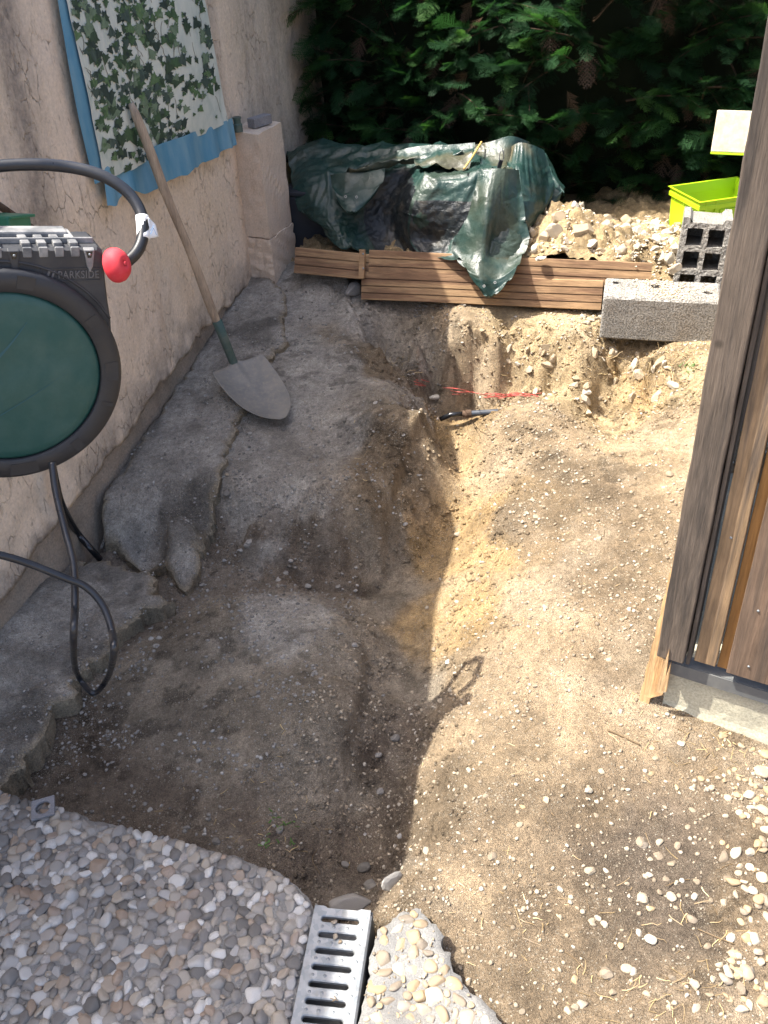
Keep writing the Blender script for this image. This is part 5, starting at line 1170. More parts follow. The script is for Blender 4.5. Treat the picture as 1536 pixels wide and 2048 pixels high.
# side wall boards (edge-on from here)
def side_pt(d, out, z): n2 = np.array([-SSD[1], SSD[0]]); q = SC+SDR*-.012+SSD*d+n2*out; return (q[0], q[1], z)
for k in range(12):
    d0 = .06+k*.155; mb = MB(); c = [side_pt(d0, -.028, .12), side_pt(d0+.15, -.028, .12), side_pt(d0+.15, -.004, .12), side_pt(d0, -.004, .12)]; c += [(x, y, ZT) for x, y, z in c]
    mb.add(c, [(0, 1, 2, 3), (7, 6, 5, 4), (0, 4, 5, 1), (1, 5, 6, 2), (2, 6, 7, 3), (3, 7, 4, 0)]); wp(mb.build('side_board', M_BRDB), sh)
mb = MB(); c = [side_pt(-.05, .06, ZT+.002), spt(1.55, .12, ZT+.002), tuple(SC+1.5*SDR+SSD*1.95)+(ZT+.2,), side_pt(1.95, .04, ZT+.2)]; c += [(x, y, z+.05) for x, y, z in c]; mb.add(c, [(3, 2, 1, 0), (4, 5, 6, 7), (0, 1, 5, 4), (1, 2, 6, 5), (2, 3, 7, 6), (3, 0, 4, 7)]); wp(mb.build('roof', M_FLASH), sh)
# splintered raw strip behind the post's foot
mb = MB(); zs = np.linspace(-.035, .62, 26); V = []; F = []
for k, z in enumerate(zs):
    t = (z+.035)/.655; lft = -.050+.031*t+.0012*math.sin(k*2.1)+(.001 if k % 3 else -.001); rgt = -.012+(.022 if z < .17 else -.004); 
    if z < .02: rgt = -.02
    for (u, o_) in ((lft, .034-.02*t), (rgt, .036-.02*t), (rgt, .004), (lft, .004)): V.append(spt(u, o_, z))
for k in range(len(zs)-1):
    for i in range(4): j = (i+1) % 4; F.append((k*4+i, k*4+j, k*4+4+j, k*4+4+i))
F += [(3, 2, 1, 0), tuple(len(V)-4+i for i in range(4))]; wp(mesh_np('splintered_strip', np.array(V), F, M_SPLIT, smooth=False), sh)
for (u, w_, z0, z1, z2) in ((.004, .010, .075, .16, .235), (.016, .006, .085, .14, .19)):
    V = [spt(u-w_, .060, z0), spt(u+w_, .060, z0), spt(u+w_*.9, .060, z1), spt(u+w_*.6, .060, z2), spt(u-w_*.2, .060, z1+.01)]; n5 = len(V); V += [spt(*[0, 0, 0])]*0+[(x-SNR[0]*.01, y-SNR[1]*.01, z) for x, y, z in V]
    F = [tuple(range(n5)), tuple(range(n5, 2*n5))[::-1]]+[(i, (i+1) % n5, n5+(i+1) % n5, n5+i) for i in range(n5)]; wp(mesh_np('splinter', V, F, M_SPLIT, smooth=False), sh)
for (u, z) in ((.19, .42), (.20, .24), (.095, .60)):
    V, F = lathe([(0, .0012), (.003, .001), (.0034, -.001)], 10); s_ = mesh_np('nail', V, F, M_GALV); s_.parent = sh; s_.location = Vector(spt(u, .0415 if u > .15 else .031, z))-Vector(sh.location); s_.rotation_euler = (R(90), 0, math.atan2(SDR[1], SDR[0]))

# pale panel jutting out beside the shed post
qa, qb, qc = brd(1421, 222, .30), brd(1421, 306, .30), brd(1512, 209, .30)
pn = tag(empty('storage_bin', tuple((qa+qb)/2)), 'pale square bin side with a lime green lower edge jutting from behind the shed post', 'bin')
Lp = .46; hp = qa[2]-qb[2]
ux = nrm([math.cos(R(-22)), math.sin(R(-22)), .0]); uy = nrm(np.array([-math.sin(R(-22)), math.cos(R(-22)), -.20])); uy = nrm(uy-uy.dot(ux)*ux); M3 = np.array([ux, uy, np.cross(ux, uy)])
def pbox(x0, x1, y0, y1, z0, z1, name, mat, bev=.003):
    mb = MB(); vs_ = [qb+M3.T@np.array([x, y, z]) for z in (z0, z1) for y in (y0, y1) for x in (x0, x1)]; mb.add(vs_, [(0, 2, 3, 1), (4, 5, 7, 6), (0, 1, 5, 4), (2, 6, 7, 3), (0, 4, 6, 2), (1, 3, 7, 5)]); return wp(mb.build(name, mat, bev=bev), pn)
pbox(0, Lp, 0, .035, .005, hp, 'body', M_PALE); pbox(0, Lp, -.001, .036, -.004, .004, 'edge', M_LIME, .001)
# ------------------------------------------------------------------ conifer hedge
hg = tag(empty('conifer_hedge', tuple(brd(1000, 300, 1.6)[:2])+(.3,)), 'dense dark green conifer hedge filling the back of the garden behind the tarpaulin and rubble', 'hedge')
def frond(seed):
    r = np.random.default_rng(seed); V = []; F = []
    def strip(p, d, n_, L, w, k=2):
        s = np.cross(d, n_); s /= np.linalg.norm(s)+1e-9; b = len(V)
        for i in range(k+1): t = i/k; q = p+d*L*t+np.array([0, 0, -.12*L*t*t]); ww = w*(1-.75*t); V.append(q-s*ww); V.append(q+s*ww)
        for i in range(k): F.append((b+2*i, b+2*i+1, b+2*i+3, b+2*i+2))
    nrm_ = np.array([0, 0, 1.]); main = np.array([1., 0, 0]); strip(np.zeros(3), main, nrm_, 1., .018, 4)
    for i in range(9):
        t = .06+.9*i/9
        for sg_ in (-1, 1):
            L = (.46*(1-t)**.75+.07)*r.uniform(.8, 1.15); a = sg_*r.uniform(.62, .85); d = np.array([math.cos(a), math.sin(a), r.normal(0, .10)]); p = main*t+np.array([0, 0, -.12*t*t]); strip(p, d, nrm_, L, .013, 2)
            m_ = max(1, int(L/.075))
            for j in range(m_):
                tt = (j+.7)/(m_+.4)
                for s2_ in (-1, 1):
                    a2 = a+s2_*.7; l2 = (.13*(1-tt)+.05)*r.uniform(.7, 1.2); d2 = np.array([math.cos(a2), math.sin(a2), r.normal(0, .15)]); p2 = p+d*L*tt; s = np.cross(d2, nrm_); s /= np.linalg.norm(s); b = len(V); V.extend([p2-s*.010, p2+s*.010, p2+d2*l2]); F.append((b, b+1, b+2))
    tri = []
    for f in F:
        for i in range(1, len(f)-1): tri.append((f[0], f[i], f[i+1]))
    return np.array(V), np.array(tri)
FR = [frond(i) for i in range(6)]; r = np.random.default_rng(21)
HOFF = 1.02
def hsurf(u, z): return HOFF-.12*sstep(.35, 1.0, z)*1.0+.10*sstep(1.3, 2.3, z)+.30*fbm(np.array(u), np.array(z), .55, 3, 500)
Vs, Fs, Ts, Ms = [], [], [], []; b = 0; BR = MB(); DV, DF, DT = [], [], []; db = 0
E3 = np.array([[BD[0], BD[1], 0], [BN[0], BN[1], 0], [0, 0, 1.]])
def put(sv, sf, p, R3, s, tint, store):
    global b, db
    q = (sv*s) @ R3 @ E3 + p
    if store: Vs.append(q); Fs.append(sf+b); Ts.append(np.clip(np.full(len(sv), tint)+.12*(sv[:, 0]-.5), 0, 1)); b += len(sv)
    else: DV.append(q); DF.append(sf+db); DT.append(np.full(len(sv), tint)); db += len(sv)
def basis(d, roll):
    d = d/np.linalg.norm(d); up = np.array([0, 0, 1.]); s = np.cross(up, d); s /= np.linalg.norm(s)+1e-9; n = np.cross(d, s); c, q = math.cos(roll), math.sin(roll)
    s2 = s*c+n*q; n2 = -s*q+n*c; return np.array([d, s2, n2])
nb = 0
for k in range(940):
    u = r.uniform(-.75, 2.75); z = .28+2.35*r.random()**1.15; off = float(hsurf(u, z))
    dirb = np.array([r.normal(0, .55), -1., r.uniform(-.15, .75)]); dirb /= np.linalg.norm(dirb); Lb_ = r.uniform(.30, .55)
    tip = np.array([u, off+r.exponential(.05)-.03, z]); root_ = tip-dirb*Lb_; tb = r.beta(2, 2.2)
    pts = []
    for i in range(5): t = i/4; pts.append(root_*(1-t)+tip*t+np.array([0, 0, -.05*(t*t)]))
    if k % 2 == 0: BR.tube([E3.T @ q + np.array([B0[0], B0[1], 0]) for q in pts], .004, 4, cap=False, rr=[.006, .005, .004, .003, .0015])
    nf = 12
    for j in range(nf):
        t = .30+.70*j/(nf-1); p = root_*(1-t)+tip*t+np.array([0, 0, -.05*t*t]); a = ((-1)**j)*r.uniform(.3, .95)*(1.1-t); ca, sa = math.cos(a), math.sin(a)
        d = np.array([dirb[0]*ca-dirb[1]*sa, dirb[0]*sa+dirb[1]*ca, dirb[2]*.7+r.normal(0, .22)-.10]); s = r.uniform(.06, .15)*(.75+.35*t)
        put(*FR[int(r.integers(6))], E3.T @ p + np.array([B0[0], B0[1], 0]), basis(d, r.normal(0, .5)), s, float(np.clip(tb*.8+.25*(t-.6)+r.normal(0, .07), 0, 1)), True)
# inner hanging dead sprays and lower sparse wood
for k in range(120):
    u = r.uniform(-.75, 2.75); z = .3+1.4*r.random(); p = np.array([u, float(hsurf(u, z))+r.uniform(.12, .30), z]); d = np.array([r.normal(0, .5), -.5, -r.uniform(.2, 1.2)]); put(*FR[int(r.integers(6))], E3.T @ p + np.array([B0[0], B0[1], 0]), basis(d, r.normal(0, .8)), r.uniform(.10, .17), r.random(), False)
fo = wp(mesh_np('foliage', np.vstack(Vs), np.vstack(Fs), M_LEAF, smooth=False, col=np.repeat(np.concatenate(Ts)[:, None], 3, 1), attr='Tint'), hg); tag(fo, kind='stuff')
fo = wp(mesh_np('dead_foliage', np.vstack(DV), np.vstack(DF), M_DEAD, smooth=False, col=np.repeat(np.concatenate(DT)[:, None], 3, 1), attr='Tint'), hg); tag(fo, kind='stuff')
tag(wp(BR.build('branches', M_BARK, smooth=True), hg), kind='stuff')
for k, u in enumerate((-.45, .2, .85, 1.5, 2.2)):
    mb = MB(); base = B0+u*BD+(HOFF+.75)*BN; mb.tube([(base[0]+.02*math.sin(i+k), base[1], .2+i*.32) for i in range(8)], .05, 10, rr=[.06-.006*i for i in range(8)]); wp(mb.build('trunk', M_BARK, smooth=True), hg)
# near-black mass added behind the outer sprays: closes off sky, shade put into colour
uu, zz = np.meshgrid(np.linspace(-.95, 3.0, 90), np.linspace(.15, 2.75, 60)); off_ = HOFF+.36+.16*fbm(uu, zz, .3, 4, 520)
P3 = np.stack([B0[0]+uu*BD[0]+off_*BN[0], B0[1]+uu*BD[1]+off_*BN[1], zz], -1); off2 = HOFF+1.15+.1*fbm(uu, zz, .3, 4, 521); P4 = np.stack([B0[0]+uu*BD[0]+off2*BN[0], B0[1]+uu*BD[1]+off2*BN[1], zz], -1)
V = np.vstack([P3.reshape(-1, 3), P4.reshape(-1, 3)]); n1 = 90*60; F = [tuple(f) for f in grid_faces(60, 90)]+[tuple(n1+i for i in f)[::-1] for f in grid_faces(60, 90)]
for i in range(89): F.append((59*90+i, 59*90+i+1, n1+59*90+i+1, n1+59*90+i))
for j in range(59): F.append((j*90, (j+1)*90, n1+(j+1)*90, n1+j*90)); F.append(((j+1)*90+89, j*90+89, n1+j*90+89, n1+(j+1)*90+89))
wp(mesh_np('dark_core', V, F, M_CORE), hg)
#@@PART4
# ------------------------------------------------------------------ shovel leaning on the wall
def depth_of(p): return -(MC.T @ (np.asarray(p)-np.array([0, 0, CH])))[2]
def dep(x, y, d): return np.array([0, 0, CH])+d*ray(x, y)
Tt = wallp(262, 208, .045); tipg = at(566, 838, .165); neck = at(468, 728, .262); sock = None
sv = tag(empty('shovel', tuple(tipg)), 'long handled round point shovel leaning on the wall with its blade on the dug ground', 'shovel')
hd = nrm(neck-Tt); Lh = np.linalg.norm(neck-Tt); sA2 = Tt+hd*(Lh-.20)
pts = [Tt+hd*t for t in np.linspace(0, Lh-.17, 26)]
mb = MB(); mb.tube([p+np.array([.002*math.sin(i*.5), 0, .002*math.cos(i*.37)]) for i, p in enumerate(pts)], .017, 14, rr=[.010, .0155]+[.0165+.0010*math.sin(i*.4) for i in range(22)]+[.0165, .0155]); wp(mb.build('handle', M_HANDLE, smooth=True), sv)
mb = MB(); mb.tube([sA2, Tt+hd*(Lh-.10), Tt+hd*(Lh-.03), neck+hd*.015, neck+hd*.03+nrm(tipg-neck)*.03], .019, 14, rr=[.0195, .0185, .0175, .0165, .010]); wp(mb.build('socket', M_SOCK, smooth=True), sv)
fd = nrm(tipg-neck); Lbld = np.linalg.norm(tipg-neck); wl = at(426, 766, .222)-at(505, 713, .245); wl = nrm(wl-wl.dot(fd)*fd); up_ = np.cross(fd, wl); up_ = up_ if up_[2] > 0 else -up_
prof = [(0, .022), (.03, .030), (.055, .060), (.075, .108), (.10, .116), (.2, .118), (.35, .117), (.5, .113), (.65, .103), (.78, .086), (.88, .064), (.95, .040), (1.0, .012)]
V = []; nu = 17
for t, hw in prof:
    for k in range(nu):
        s = -1+2*k/(nu-1); cup = .030*(abs(s)**2.2)*(1-.55*t)*(hw/.118); ridge = .011*math.exp(-(s*hw/.013)**2)*max(0, 1-t/.62); bow = -.020*math.sin(math.pi*t)
        V.append(neck+fd*Lbld*(t+ (.0 if t > .09 else .0))+wl*hw*s+up_*(cup+ridge+bow+.004))
o = mesh_np('blade', np.array(V), grid_faces(len(prof), nu), M_BLADE); md = o.modifiers.new('s', 'SUBSURF'); md.levels = 1; md.render_levels = 2; md = o.modifiers.new('t', 'SOLIDIFY'); md.thickness = .0025; wp(o, sv)

# ------------------------------------------------------------------ wall-mounted hose reel
KR = 1.98/1.9; RC = dep(15, 751, 1.98); Rn = nrm([.43, -.9]); Ru = np.array([-Rn[1], Rn[0]]); aR = .19
Xl = np.array([Ru[0]*math.cos(aR), Ru[1]*math.cos(aR), -math.sin(aR)]); Zl = np.array([Ru[0]*math.sin(aR), Ru[1]*math.sin(aR), math.cos(aR)]); Yl = np.cross(Zl, Xl)
RM3 = Matrix([[Xl[i], Yl[i], Zl[i]] for i in range(3)])
reel = empty('hose_reel', tuple(RC), RM3); reel.scale = (KR, KR, KR)
tag(reel, 'black wall hose reel with round teal cover and red stopper at the left edge', 'hose reel')
def rl(px, py, y=0.):
    """photo point -> reel local (x, y, z) on the plane local y"""
    rr_ = ray(px, py); o3 = np.array([0, 0, CH])-RC; t = (y*KR-Yl.dot(o3))/Yl.dot(rr_); q = o3+t*rr_; return np.array([Xl.dot(q)/KR, y, Zl.dot(q)/KR])
def circ(r, n, a0=0, a1=2*math.pi): return [(r*math.cos(a), r*math.sin(a)) for a in np.linspace(a0, a1, n)]
out = [(-.192, .262), (.190, .262), (.199, .255), (.203, .20), (.207, .15), (.212, .11), (.214, .04)]
out += [(.222*math.cos(a), .222*math.sin(a)) for a in np.linspace(-.15, -math.pi+.15, 40)]
out += [(-.214, .04), (-.212, .11), (-.203, .20), (-.199, .255)]
def prism(ring_, layers, name, mat, parent, bev=0, smooth=False):
    """layers: (scale-inset, y). ring in x,z; closed at both ends"""
    V = []; F = []; n = len(ring_); R_ = np.array(ring_); c = R_.mean(0)
    for ins, y in layers:
        for p in R_: q = c+(p-c)*(1-ins/np.linalg.norm(p-c)); V.append((q[0], y, q[1]))
    for l in range(len(layers)-1):
        for i in range(n): j = (i+1) % n; F.append((l*n+i, l*n+j, (l+1)*n+j, (l+1)*n+i))
    F.append(tuple(range(n))[::-1]); F.append(tuple((len(layers)-1)*n+i for i in range(n)))
    o = mesh_np(name, np.array(V), F, mat, parent, smooth=smooth)
    if bev: b = o.modifiers.new('b', 'BEVEL'); b.width = bev; b.segments = 2; b.limit_method = 'ANGLE'; b.angle_limit = R(30)
    return o
prism(out, [(.006, -.004), (.0, .004), (.0, .050), (.004, .052), (.004, .058), (.0, .060), (.0, .112), (.01, .120)], 'housing', M_BLACKP, reel)
# raised pads and ribs of the upper edge
for k, x in enumerate((-.17, -.135, -.10, -.065, -.03, .0, .055, .085, .115, .145)):
    mb = MB(); mb.box((x, .055, .2655), (.017, .100, .010)); mb.box((x, -.0035, .2545), (.017, .006, .020)); mb.build('rib', M_TOPP, reel, bev=.002)
mb = MB(); mb.box((0, .030, .2675), (.375, .006, .012)); mb.build('top_lip', M_TOPP, reel, bev=.002)
mb = MB(); mb.box((-.02, .085, .269), (.33, .045, .014)); mb.build('top_plate', M_TOPP, reel, bev=.004)
for x in (.030, .172, -.12):
    mb = MB(); mb.add([(x-.011, -.0085, .258), (x+.010, -.0085, .258), (x+.006, -.0085, .226), (x, -.0085, .214), (x-.006, -.0085, .226), (x-.011, .0, .262), (x+.010, .0, .262), (x+.006, -.002, .224), (x, -.002, .212), (x-.006, -.002, .224)], [(4, 3, 2, 1, 0), (0, 1, 6, 5), (1, 2, 7, 6), (2, 3, 8, 7), (3, 4, 9, 8), (4, 0, 5, 9)]); lt = mb.build('latch', M_TOPP if x > .1 else M_BLACKP, reel, bev=.0012)
    mb = MB(); mb.add([(x-.007, -.0092, .256), (x+.006, -.0092, .256), (x+.003, -.0092, .243), (x-.004, -.0092, .243), (x-.007, -.0086, .256), (x+.006, -.0086, .256), (x+.003, -.0086, .243), (x-.004, -.0086, .243)], [(3, 2, 1, 0), (4, 5, 6, 7), (0, 1, 5, 4), (2, 3, 7, 6), (1, 2, 6, 5), (3, 0, 4, 7)]); mb.build('slot', M_HOSEB, lt)  # dark plate stands in for the shade of an opening
    V, F = lathe([(0, .002), (.0028, .0015), (.003, 0)], 10); s_ = mesh_np('screw', V, F, M_GALV, lt); s_.location = (x, -.0094, .250); s_.rotation_euler = (R(90), 0, 0)
def ring3(r0, r1, y0, y1, name, mat, n=96, bev=.002, seg=None):
    prof = [(r0, y1), (r0, y0+bev), (r0+bev, y0), (r1-bev*3, y0), (r1, y0+bev*3), (r1, y1)]; V = []; F = []
    for (r_, y) in prof:
        for k in range(n): a = 2*math.pi*k/n; V.append((r_*math.cos(a), y, r_*math.sin(a)))
    for i in range(len(prof)-1):
        for k in range(n): k2 = (k+1) % n; F.append((i*n+k, (i+1)*n+k, (i+1)*n+k2, i*n+k2))
    return mesh_np(name, np.array(V), F, mat, reel, smooth=True)
ring3(.1835, .227, -.026, -.002, 'rim_ring', M_RINGP)
V = [(0, -.0275, 0)]; F = []; n = 96
for j, (r_, y) in enumerate([(.04, -.0273), (.08, -.0265), (.12, -.025), (.16, -.023), (.176, -.0215), (.1825, -.017), (.1825, -.004)]):
    for k in range(n): a = 2*math.pi*k/n; V.append((r_*math.cos(a), y, r_*math.sin(a)))
for k in range(n): F.append((0, 1+(k+1) % n, 1+k))
for j in range(6):
    for k in range(n): k2 = (k+1) % n; F.append((1+j*n+k, 1+j*n+k2, 1+(j+1)*n+k2, 1+(j+1)*n+k))
mesh_np('cover_disc', np.array(V), F, M_TEAL, reel)
for pts, w_ in (((( -15, 728), (20, 690), (55, 645)), .0035), (((-30, 850), (60, 795), (135, 745)), .0014)):
    P = [rl(a, b, -.0283) for a, b in pts]; P = spline(P, 6); V = []; N = len(P)
    for i, p in enumerate(P):
        t = nrm(P[min(i+1, N-1)]-P[max(i-1, 0)]); s = np.array([-t[2], 0, t[0]])*w_*(1-i/(N-1)*.9); V += [p-s, p+s]
    V = [(x, -.0285+.0035*((x*x+z*z)/.16**2), z) for x, y, z in V]
    mesh_np('cover_mark', np.array(V), [(2*i, 2*i+1, 2*i+3, 2*i+2) for i in range(N-1)], M_TEALL, reel, smooth=False)
# arc ridge over the ring and little pads on it
mb = MB(); arc = [(.238*math.cos(a), -.0045, .238*math.sin(a)) for a in np.linspace(.50, 2.64, 60)]; mb.tube(arc, .0028, 8); mb.build('arc_ridge', M_BLACKP, reel, smooth=True)
for a, w_ in ((.02, .10), (-.35, .02), (-.9, .05), (-1.5, .14), (1.35, .08), (.6, .05)):
    mb = MB(); rr_ = .206; V = []
    for y in (-.0272, -.0255):
        for r_ in (rr_-.013, rr_+.013):
            for q in np.linspace(a-w_, a+w_, 7): V.append((r_*math.cos(q), y, r_*math.sin(q)))
    F = [(i, i+1, 7+i+1, 7+i) for i in range(6)]+[(i, 14+i, 15+i, i+1) for i in range(6)]+[(7+i, 8+i, 22+i, 21+i) for i in range(6)]+[(0, 7, 21, 14), (6, 20, 27, 13)]
    mesh_np('ring_pad', np.array(V), F, M_RINGP, reel, smooth=False)
# embossed name plate and small panel
q0, q1 = rl(80, 548, -.0045), rl(196, 522, -.0045)
mb = MB(); x0, x1, z0, z1 = .079, .193, .196, .221
for c, d in (((x0+x1)/2, z0), ((x0+x1)/2, z1)), : pass
mb.box(((x0+x1)/2, -.0048, z0), (x1-x0, .0024, .0018)); mb.box(((x0+x1)/2, -.0048, z1), (x1-x0, .0024, .0018)); mb.box((x0, -.0048, (z0+z1)/2), (.0018, .0024, z1-z0-.002)); mb.box((x1, -.0048, (z0+z1)/2), (.0018, .0024, z1-z0-.002))
pl_ = mb.build('name_plate_frame', M_BLACKP, reel)
def text(s, size, ext, name, mat, parent, loc, rot=(R(90), 0, 0), sx_=1.):
    cu = bpy.data.curves.new(name, 'FONT'); cu.body = s; cu.size = size; cu.extrude = ext; cu.resolution_u = 3; cu.space_character = 1.08; cu.align_x = 'LEFT'
    tmp = bpy.data.objects.new('t', cu); COL.objects.link(tmp); bpy.context.view_layer.update()
    me = bpy.data.meshes.new_from_object(tmp.evaluated_get(bpy.context.evaluated_depsgraph_get())); bpy.data.objects.remove(tmp)
    o = bpy.data.objects.new(name, me); COL.objects.link(o); me.materials.clear(); me.materials.append(mat); o.parent = parent; o.location = loc; o.rotation_euler = rot; o.scale = (sx_, 1, 1); return o
M_EMB = plastic('embossed_letters', (.10, .105, .115), .3)
text('PARKSIDE', .0215, .0014, 'lettering', M_EMB, reel, (.1095, -.0052, .2015), sx_=.80)
for k in range(2):
    x = .085+k*.0095; mb = MB(); mb.add([(x, -.0066, .2), (x+.004, -.0066, .2), (x+.0105, -.0066, .217), (x+.0065, -.0066, .217), (x, -.004, .2), (x+.004, -.004, .2), (x+.0105, -.004, .217), (x+.0065, -.004, .217)], [(0, 1, 2, 3), (0, 4, 5, 1), (1, 5, 6, 2), (2, 6, 7, 3), (3, 7, 4, 0)]); mb.build('emblem_slash', M_EMB, reel)
mb = MB(); mb.box((-.005, -.0055, .197), (.055, .004, .026)); mb.build('small_panel', M_BLACKP, reel, bev=.003)
# stopper, hose and tag
V, F = lathe([(0, .044), (.004, .044), (.0045, .037), (.006, .0425), (.018, .040), (.028, .031), (.0335, .018), (.035, .004), (.034, -.004), (.029, -.010), (.016, -.012), (.012, -.016), (0, -.016)], 36)
bl = mesh_np('red_stopper', np.array(V)*np.array([.78, 1, .8]), F, M_RED, reel); bl.location = tuple(rl(229, 531, -.016)); bl.rotation_euler = Euler((R(68), R(0), R(28))).to_matrix().to_euler(); 
V, F = lathe([(0, .0), (.0046, .0), (.0046, .002), (0, .002)], 14); h_ = mesh_np('hole_shade', V, F, M_HOSEB, bl); h_.location = (0, 0, .0300)  # dark disc stands in for the shade inside a hole
hp = [rl(238, 534, .02), rl(258, 520, .015), rl(276, 500, .015), rl(286, 470, .03), rl(284, 432, .055), rl(262, 392, .085), rl(225, 362, .11), rl(180, 343, .13), rl(130, 333, .15), rl(70, 329, .16), rl(0, 332, .17), rl(-80, 345, .17), rl(-190, 390, .16), rl(-260, 470, .15), rl(-290, 600, .13)]
mb = MB(); mb.tube(spline(hp, 10), .0122, 16); mb.build('hose', M_HOSE, reel, smooth=True)
P = spline([rl(287, 478, .026), rl(286, 455, .041), rl(284, 432, .055)], 4); mb = MB(); mb.tube(P, .0134, 18); mb.build('label_sleeve', M_WHITE, reel, smooth=True)
tq = [rl(296, 434, .040), rl(311, 449, .045), rl(316, 472, .040), rl(300, 478, .018)]
V = []; 
for j in range(7):
    v = j/6
    for i in range(5): u = i/4; p = (tq[0]*(1-u)+tq[1]*u)*(1-v)+(tq[3]*(1-u)+tq[2]*u)*v; V.append(p+np.array([0, .004*math.sin(u*3+v*2), 0]))
o = mesh_np('paper_tag', np.array(V), grid_faces(7, 5), M_WHITE, reel); o.modifiers.new('s', 'SOLIDIFY').thickness = .0005
a_ = rl(301, 468, .018); b_ = rl(307, 456, .026); c_ = rl(313, 470, .026); mb = MB(); mb.tube([a_, b_, c_], .0007, 4); mb.tube([rl(301, 461, .022), rl(308, 450, .028)], .0006, 4); mb.build('tag_drawing', M_BLUEL, reel)
# bracket to the wall
mb = MB(); mb.box((-.19, .16, .0), (.09, .10, .30)); mb.build('pivot', M_BLACKP, reel, bev=.01)
pb = Vector(wpt(-.43, RC[2], .02)); Minv = (Matrix.Translation(Vector(RC)) @ RM3.to_4x4() @ Matrix.Scale(KR, 4)).inverted()
mb = MB(); mb.tube([Vector((-.19, .17, .05)), Minv @ pb], .022, 8); mb.build('bracket_arm', M_BLACKP, reel)
mb = MB(); mb.box((0, 0, 0), (.014, .12, .34)); o = mb.build('wall_plate', M_BLACKP, bev=.002); o.parent = reel; o.matrix_local = Minv @ (Matrix.Translation(pb) @ Matrix.Rotation(math.atan2(WN[1], WN[0]), 4, 'Z'))
# supply hose hanging in a loop
def gdep(a, b): return drop(a, b)
low = at(186, 1386, .035); dl = depth_of(low)
hp = [dep(104, 925, 1.97), dep(112, 985, 1.965), dep(130, 1060, 1.95), dep(147, 1130, 1.93), dep(150, 1210, 1.91), dep(147, 1280, 1.89), dep(153, 1345, dl-.02), low, dep(214, 1358, dl), dep(227, 1310, 1.88), dep(224, 1262, 1.90), dep(205, 1210, 1.91), dep(172, 1174, 1.90), dep(130, 1156, 1.88), dep(60, 1128, 1.85), dep(0, 1110, 1.82), dep(-90, 1092, 1.78), dep(-200, 1120, 1.75)]
mb = MB(); mb.tube(spline(hp, 12), .0078, 14); tag(mb.build('supply_hose', M_HOSE, smooth=True), 'thin glossy black hose hanging below the reel in a long loop down to the ground', 'hose')
hp = [wallp(104, 925, .05), wallp(112, 965, .05), wallp(124, 1010, .06), at(152, 1062, .06), at(180, 1096, .0), at(200, 1118, -.06)]
mb = MB(); mb.tube(spline(hp, 10), .0115, 14); tag(mb.build('buried_conduit', M_HOSEB, smooth=True), 'dull black conduit running down the wall foot into the ground behind the hanging loop', 'conduit')
p = drop(212, 1092); mb = MB(); mb.tube([p+np.array([-.02, .0, -.01]), p+np.array([.012, .02, .045])], .006, 8); tag(mb.build('grey_peg', M_BLOCK, smooth=False), 'short grey peg sticking up from the soil where the conduit enters the ground', 'peg')
# green fitting on the wall behind the reel
gb = tag(empty('wall_fitting', tuple(wallp(10, 455, .08))), 'green plastic fitting with a brown strut on the wall above the hose reel', 'fitting')
ca = wallp(12, 448, .10); mb = MB(); mb.box(tuple(ca), (.10, .09, .05), rot=Matrix.Rotation(math.atan2(WD[1], WD[0]), 3, 'Z') @ Matrix.Rotation(.25, 3, 'Y')); wp(mb.build('green_body', M_GREENP, bev=.006), gb)
ca = wallp(14, 432, .10); mb = MB(); mb.box(tuple(ca), (.11, .10, .008), rot=Matrix.Rotation(math.atan2(WD[1], WD[0]), 3, 'Z') @ Matrix.Rotation(.25, 3, 'Y')); wp(mb.build('green_lid', M_GREENP, bev=.002), gb)
mb = MB(); mb.tube([wallp(-40, 385, .05), wallp(72, 462, .03)], .011, 8); wp(mb.build('strut', M_BARK, smooth=True), gb)

# ------------------------------------------------------------------ drain grate between the pebble slabs
A0, A1 = np.array([-.206, 1.180]), np.array([-.072, 1.170]); B0_, B1_ = np.array([-.245, .929]), np.array([-.1145, .9225])
gx_ = nrm(A1-A0); gyd = nrm((B0_+B1_)/2-(A0+A1)/2); gw = .131
gr = empty('drain_grate', ((A0[0]+A1[0])/2, (A0[1]+A1[1])/2, 0)); angg = math.atan2(gyd[1], gyd[0])+math.pi/2; gr.rotation_euler = (0, 0, angg)
tag(gr, 'galvanised steel slotted drain grate let in between the two pebble slabs', 'drain grate')
pitch = .0362; L_ = .80; V = []; F = []; hw = gw/2; sx0, sx1 = -hw+.020, hw-.026; sh_ = .0065; top = .0035
def stad(cy, n=10):
    P = []
    for k in range(n): a = -math.pi/2+math.pi*k/(n-1); P.append((sx1-sh_+sh_*math.cos(a), cy+sh_*math.sin(a)))
    for k in range(n): a = math.pi/2+math.pi*k/(n-1); P.append((sx0+sh_+sh_*math.cos(a), cy+sh_*math.sin(a)))
    return P
ncell = 21; x_l, x_r = -hw+.006, hw-.012
